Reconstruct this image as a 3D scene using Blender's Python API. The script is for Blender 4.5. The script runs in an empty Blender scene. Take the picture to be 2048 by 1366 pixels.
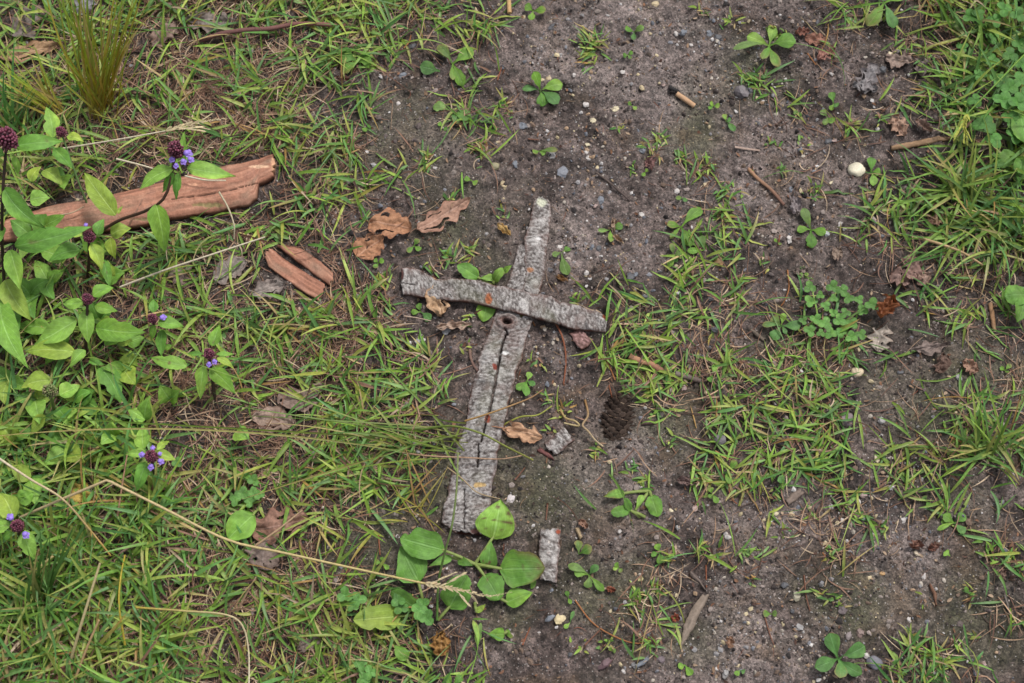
import bpy, math, random
import numpy as np
from mathutils import Vector
R = math.radians
rnd = random.Random(7)
rs = np.random.RandomState(11)
scene = bpy.context.scene
COL = scene.collection

# ------------------------------------------------------------------ camera
TILT = R(18); DIST = 1.35; F = 50 / 36 * 2048
CAM = np.array([0, -DIST * math.sin(TILT), DIST * math.cos(TILT)])
UPV = np.array([0, math.cos(TILT), math.sin(TILT)]); FWD = np.array([0, math.sin(TILT), -math.cos(TILT)])
def W(px, py, z=0.0):
    """a point at height z that the photograph shows at pixel (px, py)"""
    d = np.array([(px - 1024) / F, 0, 0]) + UPV * (683 - py) / F + FWD
    k = (z - CAM[2]) / d[2]
    return CAM + d * k
def PX(py, z=0.0):
    """metres per photo pixel near that row"""
    d = UPV * (683 - py) / F + FWD
    return (z - CAM[2]) / d[2] / F
def WA(P, z=0.0):
    return np.array([W(p[0], p[1], z) for p in P])

# ------------------------------------------------------------------ noise and terrain
def _hash(i, j, s):
    n = (i.astype(np.int64) * 374761393 + j.astype(np.int64) * 668265263 + s * 982451653) & 0xffffffff
    n = ((n ^ (n >> 13)) * 1274126177) & 0xffffffff
    n = ((n ^ (n >> 16)) * 2246822519) & 0xffffffff
    return ((n ^ (n >> 15)) & 0xffffff) / float(0xffffff)
def vn(x, y, scale, s=0):
    """value noise, -1..1"""
    x = np.asarray(x) / scale + 1000.37 + s * 3.1; y = np.asarray(y) / scale + 1000.71 + s * 1.7
    i = np.floor(x); j = np.floor(y); fx = x - i; fy = y - j
    fx = fx * fx * (3 - 2 * fx); fy = fy * fy * (3 - 2 * fy)
    a = _hash(i, j, s); b = _hash(i + 1, j, s); c = _hash(i, j + 1, s); d = _hash(i + 1, j + 1, s)
    return ((a * (1 - fx) + b * fx) * (1 - fy) + (c * (1 - fx) + d * fx) * fy) * 2 - 1
def axis(a, b, step, far):
    core = np.arange(a, b + 1e-9, step); out = []; s = step; p = 0
    while p < far: s *= 1.22; p += s; out.append(p)
    out = np.array(out)
    return np.concatenate([(core[0] - out)[::-1], core, core[-1] + out])
STEP = 0.00165
GX = axis(-0.68, 0.68, STEP, 9.0); GY = axis(-0.52, 0.60, STEP, 9.0)
MX, MY = np.meshgrid(GX, GY)
MOSS = [(920,470,110),(1000,950,120),(800,270,120),(1350,830,90),(1850,800,120),(1120,1010,120),(700,340,90),(1400,270,70),
        (1230,1190,110),(1500,160,60),(1700,1180,80),(1900,960,90),(1980,800,120),(1020,1230,60),(700,1150,120),(850,1000,90),(1560,700,60),(1330,1290,80),(1950,1240,120)]
PALE = [(1320,150,170),(1130,120,110),(1500,400,130),(1180,480,110),(1250,930,110),(1120,700,60),(1600,330,120),(1490,1100,130),(1800,1080,110),(1300,40,110),(1500,1300,120),(1570,1010,70)]
def blobs(x, y, L, z=0):
    m = np.zeros_like(x)
    for (bx, by, r) in L:
        w = W(bx, by); rr = r * PX(by)
        m = np.maximum(m, np.exp(-((x - w[0]) ** 2 + (y - w[1]) ** 2) / (rr * rr)))
    return m
cone_c = W(1236, 838)
def fbm(x, y, sc, n, s):
    o = 0; a = 1.0
    for k in range(n): o = o + a * vn(x, y, sc, s + k); a *= .55; sc /= 2.03
    return o
moss_m = np.clip(blobs(MX, MY, MOSS) * 1.3 + .5 * fbm(MX, MY, .05, 3, 60) - .25, 0, 1)
pale_m = np.clip(blobs(MX, MY, PALE) * .9 + .45 * fbm(MX, MY, .035, 4, 70) - .1, 0, 1)
crumb = fbm(MX, MY, .0085, 4, 20)
ridge = 1 - np.abs(fbm(MX, MY, .016, 3, 30))
clod = np.clip(fbm(MX, MY, .006, 3, 25), -.2, 1)
HZ = .006 * fbm(MX, MY, .13, 2, 1) + .0024 * fbm(MX, MY, .035, 2, 10) + (.0018 * crumb + .0016 * ridge + .0022 * clod) * (1 - .6 * moss_m)
pits = np.clip(vn(MX, MY, .012, 44) - .55, 0, 1); HZ = HZ - .006 * pits * (1 - moss_m * .7)
cw = np.exp(-(((MX - cone_c[0]) / .022) ** 2 + ((MY - cone_c[1]) / .032) ** 2) ** 1.5); HZ = HZ - .004 * cw
far = np.clip((np.maximum(np.abs(MX), np.abs(MY)) - .7) / 2, 0, 1); HZ = HZ * (1 - far)
def gidx(G, v):
    i = np.clip(np.searchsorted(G, v) - 1, 0, len(G) - 2)
    return i, np.clip((v - G[i]) / (G[i + 1] - G[i]), 0, 1)
def TH(x, y):
    x = np.asarray(x, float); y = np.asarray(y, float)
    i, fx = gidx(GX, x); j, fy = gidx(GY, y)
    return (HZ[j, i] * (1 - fx) + HZ[j, i + 1] * fx) * (1 - fy) + (HZ[j + 1, i] * (1 - fx) + HZ[j + 1, i + 1] * fx) * fy
def G(px, py, up=0.0):
    """point on the ground (plus up) seen at that pixel"""
    w = W(px, py); h = float(TH(w[0], w[1])); w = W(px, py, h + up); return w

# ------------------------------------------------------------------ materials
def newmat(name):
    m = bpy.data.materials.new(name); m.use_nodes = True
    nt = m.node_tree; nt.nodes.clear()
    return m, nt, nt.nodes, nt.links
def N(ns, t, **kw):
    n = ns.new(t)
    for k, v in kw.items():
        if k in n.inputs: n.inputs[k].default_value = v
        else: setattr(n, k, v)
    return n
def math_n(ns, ls, op, a, b=None, clamp=False):
    n = ns.new('ShaderNodeMath'); n.operation = op; n.use_clamp = clamp
    for k, v in enumerate((a, b)):
        if v is None: continue
        if isinstance(v, (int, float)): n.inputs[k].default_value = v
        else: ls.new(v, n.inputs[k])
    return n.outputs[0]
def mix_n(ns, ls, f, a, b, bt='MIX'):
    n = ns.new('ShaderNodeMix'); n.data_type = 'RGBA'; n.blend_type = bt
    for k, v in ((0, f), (6, a), (7, b)):
        if isinstance(v, (int, float)): n.inputs[k].default_value = v
        elif isinstance(v, tuple): n.inputs[k].default_value = (*v, 1)
        else: ls.new(v, n.inputs[k])
    return n.outputs[2]
def ramp_n(ns, ls, f, a, b):
    n = ns.new('ShaderNodeMapRange'); n.inputs[1].default_value = a; n.inputs[2].default_value = b
    ls.new(f, n.inputs[0]); return n.outputs[0]
def attr_mat(name, rough=.6, spec=.4, transl=0.0, nscale=400, nvar=.25, bump=.15, veins=False, coat=0.0):
    """colour from the mesh's own colour attribute times fine procedural mottling"""
    m, nt, ns, ls = newmat(name)
    at = N(ns, 'ShaderNodeAttribute', attribute_name='Col')
    tc = N(ns, 'ShaderNodeTexCoord'); geo = N(ns, 'ShaderNodeNewGeometry')
    n1 = N(ns, 'ShaderNodeTexNoise', Scale=nscale, Detail=3.0); ls.new(geo.outputs['Position'], n1.inputs['Vector'])
    v = ramp_n(ns, ls, n1.outputs['Fac'], .3, .7)
    f = math_n(ns, ls, 'ADD', math_n(ns, ls, 'MULTIPLY', v, 2 * nvar), 1 - nvar)
    hs = N(ns, 'ShaderNodeHueSaturation'); ls.new(at.outputs['Color'], hs.inputs['Color']); ls.new(f, hs.inputs['Value'])
    c = hs.outputs['Color']; hgt = n1.outputs['Fac']
    if veins:
        uv = N(ns, 'ShaderNodeUVMap'); sep = N(ns, 'ShaderNodeSeparateXYZ'); ls.new(uv.outputs['UV'], sep.inputs[0])
        u = math_n(ns, ls, 'ABSOLUTE', math_n(ns, ls, 'SUBTRACT', sep.outputs['X'], .5))
        k = math_n(ns, ls, 'SUBTRACT', math_n(ns, ls, 'MULTIPLY', sep.outputs['Y'], 7.0 if veins == 1 else 2.2), math_n(ns, ls, 'MULTIPLY', u, 4.5 if veins == 1 else 0.2))
        if veins == 2: k = math_n(ns, ls, 'MULTIPLY', u, 6.0)
        fr = math_n(ns, ls, 'ABSOLUTE', math_n(ns, ls, 'SUBTRACT', math_n(ns, ls, 'FRACT', k), .5))
        side = ramp_n(ns, ls, fr, .09, .0)
        mid = ramp_n(ns, ls, u, .045, .0)
        vv = math_n(ns, ls, 'MAXIMUM', mid, math_n(ns, ls, 'MULTIPLY', side, .45), True)
        hs2 = N(ns, 'ShaderNodeHueSaturation', Value=1.45, Saturation=.85); ls.new(c, hs2.inputs['Color'])
        c = mix_n(ns, ls, math_n(ns, ls, 'MULTIPLY', vv, .85), c, hs2.outputs['Color'])
        hgt = math_n(ns, ls, 'SUBTRACT', n1.outputs['Fac'], math_n(ns, ls, 'MULTIPLY', vv, 1.2))
    bp = N(ns, 'ShaderNodeBump', Strength=bump, Distance=.0008); ls.new(hgt, bp.inputs['Height'])
    p = N(ns, 'ShaderNodeBsdfPrincipled', Roughness=rough); p.inputs['Specular IOR Level'].default_value = spec
    p.inputs['Coat Weight'].default_value = coat; p.inputs['Coat Roughness'].default_value = .25
    ls.new(c, p.inputs['Base Color']); ls.new(bp.outputs[0], p.inputs['Normal'])
    out = N(ns, 'ShaderNodeOutputMaterial')
    if transl:
        t = N(ns, 'ShaderNodeBsdfTranslucent'); hs3 = N(ns, 'ShaderNodeHueSaturation', Saturation=1.15, Value=1.3); ls.new(c, hs3.inputs['Color'])
        ls.new(hs3.outputs[0], t.inputs['Color'])
        mx = N(ns, 'ShaderNodeMixShader'); mx.inputs[0].default_value = transl
        ls.new(p.outputs[0], mx.inputs[1]); ls.new(t.outputs[0], mx.inputs[2]); ls.new(mx.outputs[0], out.inputs[0])
    else: ls.new(p.outputs[0], out.inputs[0])
    return m
M_grass = attr_mat('grass_blade', .5, .35, .28, 300, .18, .1)
M_leaf = attr_mat('broad_leaf', .58, .28, .22, 260, .16, .35, 1)
M_plan = attr_mat('ribbed_leaf', .58, .3, .2, 260, .14, .4, 2)
M_dead = attr_mat('dead_leaf', .75, .25, .08, 350, .28, .5, 1)
M_straw = attr_mat('straw', .6, .3, .1, 500, .2, .2)
M_bark = attr_mat('bark', .85, .2, 0, 1300, .36, .7)
M_wood = attr_mat('wood', .75, .25, 0, 600, .15, .3)
M_stone = attr_mat('stone', .6, .4, 0, 700, .16, .4)
M_flower = attr_mat('flower', .55, .3, .1, 900, .2, .3)
M_crumb = attr_mat('soil_crumb', .8, .3, 0, 900, .3, .5)

def ground_mat():
    m, nt, ns, ls = newmat('bare_soil')
    at = N(ns, 'ShaderNodeAttribute', attribute_name='Col')
    geo = N(ns, 'ShaderNodeNewGeometry'); P = geo.outputs['Position']
    def noise(sc, det=4, rg=.6):
        n = N(ns, 'ShaderNodeTexNoise', Scale=sc, Detail=float(det), Roughness=rg); ls.new(P, n.inputs['Vector']); return n.outputs['Fac']
    a = noise(90, 6, .7); b = noise(420, 5, .7); g = noise(1100, 2, .5)
    v = math_n(ns, ls, 'ADD', math_n(ns, ls, 'MULTIPLY', ramp_n(ns, ls, a, .3, .7), .7), math_n(ns, ls, 'MULTIPLY', ramp_n(ns, ls, b, .3, .7), .9))
    hs = N(ns, 'ShaderNodeHueSaturation'); ls.new(at.outputs['Color'], hs.inputs['Color']); ls.new(math_n(ns, ls, 'ADD', v, .2), hs.inputs['Value'])
    cur = hs.outputs[0]
    for sc_, lo_, hi_ in ((330.0, .66, 1.36), (700.0, .6, 1.5)):
        ve = N(ns, 'ShaderNodeTexVoronoi', Scale=sc_); wp = N(ns, 'ShaderNodeVectorMath', operation='ADD'); nz = N(ns, 'ShaderNodeTexNoise', Scale=500.0); ls.new(P, nz.inputs['Vector'])
        sc2 = N(ns, 'ShaderNodeVectorMath', operation='SCALE'); sc2.inputs['Scale'].default_value = .003; ls.new(nz.outputs['Color'], sc2.inputs[0]); ls.new(P, wp.inputs[0]); ls.new(sc2.outputs[0], wp.inputs[1]); ls.new(wp.outputs[0], ve.inputs['Vector'])
        sp_ = N(ns, 'ShaderNodeSeparateColor'); ls.new(ve.outputs['Color'], sp_.inputs[0]); mr_ = N(ns, 'ShaderNodeMapRange'); mr_.inputs[3].default_value = lo_; mr_.inputs[4].default_value = hi_; ls.new(sp_.outputs[2], mr_.inputs[0])
        h2 = N(ns, 'ShaderNodeHueSaturation'); ls.new(cur, h2.inputs['Color']); ls.new(mr_.outputs[0], h2.inputs['Value']); cur = h2.outputs[0]
    vo = N(ns, 'ShaderNodeTexVoronoi', Scale=520.0); ls.new(P, vo.inputs['Vector'])
    rr = N(ns, 'ShaderNodeSeparateColor'); ls.new(vo.outputs['Color'], rr.inputs[0])
    grain = math_n(ns, ls, 'MULTIPLY', math_n(ns, ls, 'GREATER_THAN', rr.outputs[0], .88), math_n(ns, ls, 'LESS_THAN', vo.outputs['Distance'], .33))
    gc = mix_n(ns, ls, rr.outputs[1], (.12, .10, .09), (.42, .39, .36))
    c = mix_n(ns, ls, math_n(ns, ls, 'MULTIPLY', grain, .8), cur, gc)
    dk = math_n(ns, ls, 'MULTIPLY', math_n(ns, ls, 'LESS_THAN', rr.outputs[0], .08), math_n(ns, ls, 'LESS_THAN', vo.outputs['Distance'], .4))
    c = mix_n(ns, ls, math_n(ns, ls, 'MULTIPLY', dk, .7), c, (.02, .017, .016))
    h = math_n(ns, ls, 'ADD', math_n(ns, ls, 'MULTIPLY', a, 1.2), math_n(ns, ls, 'ADD', math_n(ns, ls, 'MULTIPLY', b, .9), math_n(ns, ls, 'MULTIPLY', grain, .25)))
    bp = N(ns, 'ShaderNodeBump', Strength=1.0, Distance=.003); ls.new(h, bp.inputs['Height'])
    p = N(ns, 'ShaderNodeBsdfPrincipled'); p.inputs['Specular IOR Level'].default_value = .35
    ls.new(c, p.inputs['Base Color']); ls.new(bp.outputs[0], p.inputs['Normal'])
    ls.new(ramp_n(ns, ls, noise(30, 3), .25, 1.0), p.inputs['Roughness'])
    rm = N(ns, 'ShaderNodeMapRange'); ls.new(noise(30, 3), rm.inputs[0]); rm.inputs[1].default_value = .3; rm.inputs[2].default_value = .7
    rm.inputs[3].default_value = .36; rm.inputs[4].default_value = .8; ls.new(rm.outputs[0], p.inputs['Roughness'])
    out = N(ns, 'ShaderNodeOutputMaterial'); ls.new(p.outputs[0], out.inputs[0])
    return m

# ------------------------------------------------------------------ mesh helpers
class MB:
    def __init__(s): s.v = []; s.f4 = []; s.f3 = []; s.c = []; s.uv = []; s.n = 0
    def add(s, V, F, C, UV=None):
        V = np.asarray(V, float); k = len(V)
        C = np.asarray(C, float)
        if C.ndim == 1: C = np.repeat(C[None, :3], k, 0)
        s.v.append(V); s.c.append(C[:, :3]); s.uv.append(np.zeros((k, 2)) if UV is None else np.asarray(UV, float))
        F = np.asarray(F, int)
        (s.f4 if F.shape[1] == 4 else s.f3).append(F + s.n); s.n += k
    def build(s, name, mat, parent=None, smooth=True, origin=None):
        V = np.concatenate(s.v); C = np.concatenate(s.c); UV = np.concatenate(s.uv)
        q = np.concatenate(s.f4) if s.f4 else np.zeros((0, 4), int); t = np.concatenate(s.f3) if s.f3 else np.zeros((0, 3), int)
        if parent is not None: origin = np.array(parent.location)
        elif origin is None: origin = V.mean(0)
        V = V - origin
        me = bpy.data.meshes.new(name)
        me.vertices.add(len(V)); me.vertices.foreach_set('co', V.astype(np.float32).ravel())
        idx = np.concatenate([q.ravel(), t.ravel()]); tot = len(q) + len(t)
        me.loops.add(len(idx)); me.loops.foreach_set('vertex_index', idx.astype(np.int32))
        me.polygons.add(tot)
        st = np.concatenate([np.arange(len(q)) * 4, len(q) * 4 + np.arange(len(t)) * 3]).astype(np.int32)
        me.polygons.foreach_set('loop_start', st)
        me.polygons.foreach_set('loop_total', np.concatenate([np.full(len(q), 4), np.full(len(t), 3)]).astype(np.int32))
        me.polygons.foreach_set('use_smooth', np.full(tot, smooth))
        me.update(calc_edges=True)
        ca = me.color_attributes.new('Col', 'FLOAT_COLOR', 'POINT')
        ca.data.foreach_set('color', np.concatenate([np.clip(C, 0, 1), np.ones((len(C), 1))], 1).astype(np.float32).ravel())
        uvl = me.uv_layers.new(name='UVMap'); uvl.data.foreach_set('uv', UV[idx].astype(np.float32).ravel())
        me.materials.append(mat)
        o = bpy.data.objects.new(name, me); COL.objects.link(o)
        if parent is None: o.location = origin
        else: o.parent = parent
        return o
USED = set()
def tag(o, label, cat, group=None, kind=None):
    if label: o['label'] = label
    if cat: o['category'] = cat
    if group: o['group'] = group
    if kind: o['kind'] = kind
    if label: USED.add(label)
    return o
def thing(name, loc, label, cat, group=None):
    o = bpy.data.objects.new(name, None); COL.objects.link(o); o.location = loc; o.empty_display_size = .01
    return tag(o, label, cat, group)
def gridF(nr, nc):
    i, j = np.meshgrid(np.arange(nr - 1), np.arange(nc - 1), indexing='ij'); a = (i * nc + j).ravel()
    return np.stack([a, a + 1, a + nc + 1, a + nc], 1)
def unit(v): return v / (np.linalg.norm(v) + 1e-12)
def resample(P, n):
    P = np.asarray(P, float); d = np.r_[0, np.cumsum(np.linalg.norm(np.diff(P, axis=0), axis=1))]; t = np.linspace(0, d[-1], n)
    return np.stack([np.interp(t, d, P[:, k]) for k in range(P.shape[1])], 1)
def smooth_poly(P, n):
    P = np.asarray(P, float)
    if len(P) < 3: return resample(P, n)
    Q = [P[0]]
    E = np.vstack([2 * P[0] - P[1], P, 2 * P[-1] - P[-2]])
    for i in range(1, len(E) - 2):
        a, b, c, d = E[i - 1], E[i], E[i + 1], E[i + 2]
        for t in np.linspace(0, 1, 9)[1:]:
            Q.append(.5 * ((2 * b) + (-a + c) * t + (2 * a - 5 * b + 4 * c - d) * t * t + (-a + 3 * b - 3 * c + d) * t ** 3))
    return resample(np.array(Q), n)
def tube(mb, P, r0, r1, col, col2=None, n=6, segs=14, flat=1.0, knobs=0, cap=True):
    C = smooth_poly(P, segs); V = []; col = np.array(col); col2 = col if col2 is None else np.array(col2); CC = []
    prev = None
    for i in range(segs):
        t = unit(C[min(i + 1, segs - 1)] - C[max(i - 1, 0)])
        sd = np.cross(t, [0, 0, 1]); sd = unit(sd) if np.linalg.norm(sd) > .05 else (prev if prev is not None else np.array([1., 0, 0])); prev = sd
        up = np.cross(sd, t); k = i / (segs - 1); r = r0 * (1 - k) + r1 * k
        if knobs: r *= 1 + .16 * knobs * (rs.rand() - .4)
        for a in range(n):
            an = 2 * math.pi * a / n
            V.append(C[i] + (sd * math.cos(an) + up * math.sin(an) * flat) * r); CC.append((col * (1 - k) + col2 * k) * (1 + .1 * (rs.rand() - .5)))
    F = []
    for i in range(segs - 1):
        for a in range(n): F.append([i * n + a, i * n + (a + 1) % n, (i + 1) * n + (a + 1) % n, (i + 1) * n + a])
    mb.add(V, F, CC)
    if cap:
        for e in (0, segs - 1):
            Vc = [C[e]] + V[e * n:(e + 1) * n]; Fc = [[0, 1 + a, 1 + (a + 1) % n] for a in range(n)]; mb.add(Vc, Fc, np.array(CC[e * n]))
PROF = {
 'ovate': ([0, .04, .15, .3, .45, .6, .75, .88, .96, 1], [.1, .4, .84, 1, .95, .78, .52, .25, .08, .0]),
 'lance': ([0, .08, .25, .4, .6, .8, .93, 1], [.12, .45, .9, 1, .85, .5, .2, 0]),
 'obovate': ([0, .15, .28, .42, .6, .75, .88, .96, 1], [.13, .14, .25, .6, .92, 1, .82, .45, .0]),
 'plantain': ([0, .05, .15, .3, .5, .7, .85, .95, 1], [.12, .35, .75, .98, 1, .88, .62, .3, .0]),
 'round': ([0, .06, .2, .45, .7, .88, .97, 1], [.1, .45, .85, 1, .93, .65, .33, .0]),
}
def leaf(mb, Pb, Pt, w, shape='ovate', arch=.08, fold=.12, wave=.03, teeth=.0, roll=0.0, col=(.08, .17, .03), ns=16, nc=6, curl=0.0, spots=0.0, bend=0.0, notch=0.0, tipcol=None):
    Pb = np.asarray(Pb, float); Pt = np.asarray(Pt, float); ax = Pt - Pb; L = np.linalg.norm(ax); a = ax / L
    sd = np.cross(a, [0, 0, 1]); sd = unit(sd) if np.linalg.norm(sd) > 1e-3 else np.array([1., 0, 0]); up = np.cross(sd, a)
    cr, sr = math.cos(roll), math.sin(roll); sd, up = sd * cr + up * sr, up * cr - sd * sr
    th = np.linspace(0, math.pi, ns); t = .5 - .5 * np.cos(th); t = .5 * t + .5 * np.linspace(0, 1, ns); t[-2] = .5 * (t[-2] + 1)
    u = np.linspace(-1, 1, nc + 1)
    T, U = np.meshgrid(t, u, indexing='ij')
    ww = np.interp(T, *PROF[shape]) * w * .5
    sx = rs.rand() * 50
    ed = 1 + teeth * .5 * (vn(T * 14 + sx, np.sign(U) * 3 + 0 * U, 1.0, 5)) + .12 * vn(T * 4 + sx, np.sign(U) * 2, 1.0, 6)
    if notch:
        k = rs.uniform(.45, .9); sgn = rs.choice([-1, 1]); ed = ed - notch * np.exp(-((T - k) / .06) ** 2) * (np.sign(U) == sgn)
    lat = U * ww * ed
    hz = arch * L * 4 * T * (1 - T) - curl * L * T ** 3 + fold * np.abs(lat) * (1.2 - T) + wave * w * vn(T * 5 + sx, U * 1.5, 1.0, 8) * (.3 + np.abs(U)) \
        + .007 * w * np.sin(T * 44 - np.abs(U) * 9) * (np.abs(U) > .05)
    bd = bend * L * 4 * T * (1 - T)
    V = Pb + a * (T[..., None] * L) + sd * ((lat + bd)[..., None]) + up * hz[..., None]
    c = np.array(col)[None, None] * (1 + .22 * vn(T * 3 + sx, U * 2, 1.0, 9) + .12 * vn(T * 11 + sx, U * 5, 1.0, 19))[..., None]
    c = c * (1 + np.array([.25, .1, 0]) * (np.clip(vn(T * 2 + sx, U, 1., 12), 0, 1))[..., None])
    if tipcol is not None:
        k = np.clip((np.abs(U) ** 3 * .6 + T ** 3) - .3 + .4 * vn(T * 5 + sx, U * 3, 1., 13), 0, 1)[..., None]; c = c * (1 - k) + np.array(tipcol) * k
    if spots:
        k = np.clip((vn(T * 9 + sx, U * 4, 1.0, 10) - (1 - spots)) * 6, 0, 1)[..., None]; c = c * (1 - k) + np.array([.09, .05, .025]) * k
    UV = np.stack([U * .5 + .5, T], -1)
    mb.add(V.reshape(-1, 3), gridF(ns, nc + 1), c.reshape(-1, 3), UV.reshape(-1, 2))
_ico = None
def ico():
    global _ico
    if _ico is None:
        import bmesh
        bm = bmesh.new(); bmesh.ops.create_icosphere(bm, subdivisions=1, radius=1)
        v1 = np.array([v.co[:] for v in bm.verts]); f1 = np.array([[v.index for v in f.verts] for f in bm.faces]); bm.free()
        bm = bmesh.new(); bmesh.ops.create_icosphere(bm, subdivisions=3, radius=1)
        v3 = np.array([v.co[:] for v in bm.verts]); f3 = np.array([[v.index for v in f.verts] for f in bm.faces]); bm.free()
        bm = bmesh.new(); bmesh.ops.create_icosphere(bm, subdivisions=2, radius=1)
        v2 = np.array([v.co[:] for v in bm.verts]); f2 = np.array([[v.index for v in f.verts] for f in bm.faces]); bm.free()
        _ico = ((v1, f1), (v2, f2), (v3, f3))
    return _ico
def rockpts(n, lvl=0):
    return ico()[lvl]
def many_rocks(mb, P, S, C, sink=.35):
    """many tiny irregular stones: P (n,3) centres, S (n,) radii"""
    v, f = ico()[0]; n = len(P); k = len(v)
    jit = 1 + .35 * (rs.rand(n, k, 1) - .5) * 2
    sc = rs.uniform(.6, 1.25, (n, 1, 3)); sc[..., 2] *= .75
    V = v[None] * jit * sc * S[:, None, None]
    an = rs.rand(n) * 6.283; c, s = np.cos(an)[:, None], np.sin(an)[:, None]
    x = V[..., 0] * c - V[..., 1] * s; y = V[..., 0] * s + V[..., 1] * c
    V = np.stack([x, y, V[..., 2]], -1) + P[:, None, :] + np.array([0, 0, 1])[None, None] * (S * (1 - 2 * sink))[:, None, None] * .6
    FF = (f[None] + (np.arange(n) * k)[:, None, None]).reshape(-1, 3)
    mb.add(V.reshape(-1, 3), FF, np.repeat(C, k, 0))
def inpoly(x, y, poly):
    poly = np.asarray(poly); r = np.zeros(x.shape, bool); n = len(poly)
    for i in range(n):
        x1, y1 = poly[i][:2]; x2, y2 = poly[(i + 1) % n][:2]
        if y1 == y2: continue
        c = ((y1 > y) != (y2 > y)) & (x < (x2 - x1) * (y - y1) / (y2 - y1) + x1); r ^= c
    return r
def blades(mb, P0, az, el, L, w, droop, curl, c0, c1, S=6, fold=.35, roll=None, clear=.0006, excl=None, keep=.06, tipk=2.2):
    """vectorised grass blades; all args (n,) arrays, colours (n,3)"""
    n = len(P0)
    if n == 0: return
    t = np.linspace(0, 1, S + 1)[None]; tm = (t[:, 1:] + t[:, :-1]) / 2
    e = el[:, None] - droop[:, None] * tm; a = az[:, None] + curl[:, None] * tm
    st = (L / S)[:, None]
    dx = np.cos(e) * np.cos(a) * st; dy = np.cos(e) * np.sin(a) * st; dz = np.sin(e) * st
    z0 = np.zeros((n, 1)); X = P0[:, :1] + np.hstack([z0, np.cumsum(dx, 1)]); Y = P0[:, 1:2] + np.hstack([z0, np.cumsum(dy, 1)])
    Zr = P0[:, 2:3] + np.hstack([z0, np.cumsum(dz, 1)])
    if excl is not None:
        bad = np.zeros(n, bool)
        for pg in excl:
            for k in range(0, S + 1, 1): bad |= inpoly(X[:, k], Y[:, k], pg)
        ok = ~bad | (rs.rand(n) < keep)
        ok &= ~bad | ~np.any([inpoly(X[:, 0], Y[:, 0], pg) for pg in excl], axis=0)
    else: ok = np.ones(n, bool)
    base = TH(X, Y) + clear
    lift = np.zeros_like(X)
    if excl is not None:
        for pg in excl: lift = np.maximum(lift, inpoly(X, Y, pg) * .011)
    Z = np.maximum(Zr, base + lift + .0008 * t)
    ae = np.hstack([a[:, :1], (a[:, 1:] + a[:, :-1]) / 2, a[:, -1:]])
    sx = -np.sin(ae); sy = np.cos(ae)
    if roll is None: roll = rs.uniform(-.7, .7, n)
    rl = roll[:, None] + rs.uniform(-.5, .5, (n, 1)) * t
    prof = np.minimum(1, .45 + 1.8 * t) * (1 - t ** tipk) ** .9
    hw = w[:, None] * .5 * prof
    cr, sr = np.cos(rl), np.sin(rl)
    VL = np.stack([X + sx * hw * cr, Y + sy * hw * cr, Z + hw * sr + fold * hw], -1)
    VR = np.stack([X - sx * hw * cr, Y - sy * hw * cr, Z - hw * sr + fold * hw], -1)
    VC = np.stack([X, Y, Z], -1)
    V = np.stack([VL, VC, VR], 2)[ok]                    # n, S+1, 3, 3
    cc = c0[:, None] * (1 - t[..., None]) + c1[:, None] * t[..., None]
    cc = np.repeat(cc[:, :, None], 3, 2)[ok]; m = len(V)
    if m == 0: return
    i, j = np.meshgrid(np.arange(S), np.arange(2), indexing='ij'); q = (i * 3 + j).ravel(); q = np.stack([q, q + 1, q + 4, q + 3], 1)
    FF = (q[None] + (np.arange(m) * 3 * (S + 1))[:, None, None]).reshape(-1, 4)
    mb.add(V.reshape(-1, 3), FF, cc.reshape(-1, 3))
def lin(r, g, b):
    f = lambda c: (c / 255 / 12.92) if c <= 10 else ((c / 255 + .055) / 1.055) ** 2.4
    return np.array([f(r), f(g), f(b)])
K = .60     # photo colour -> albedo
def C8(r, g, b, k=K): return lin(r, g, b) * k

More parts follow.
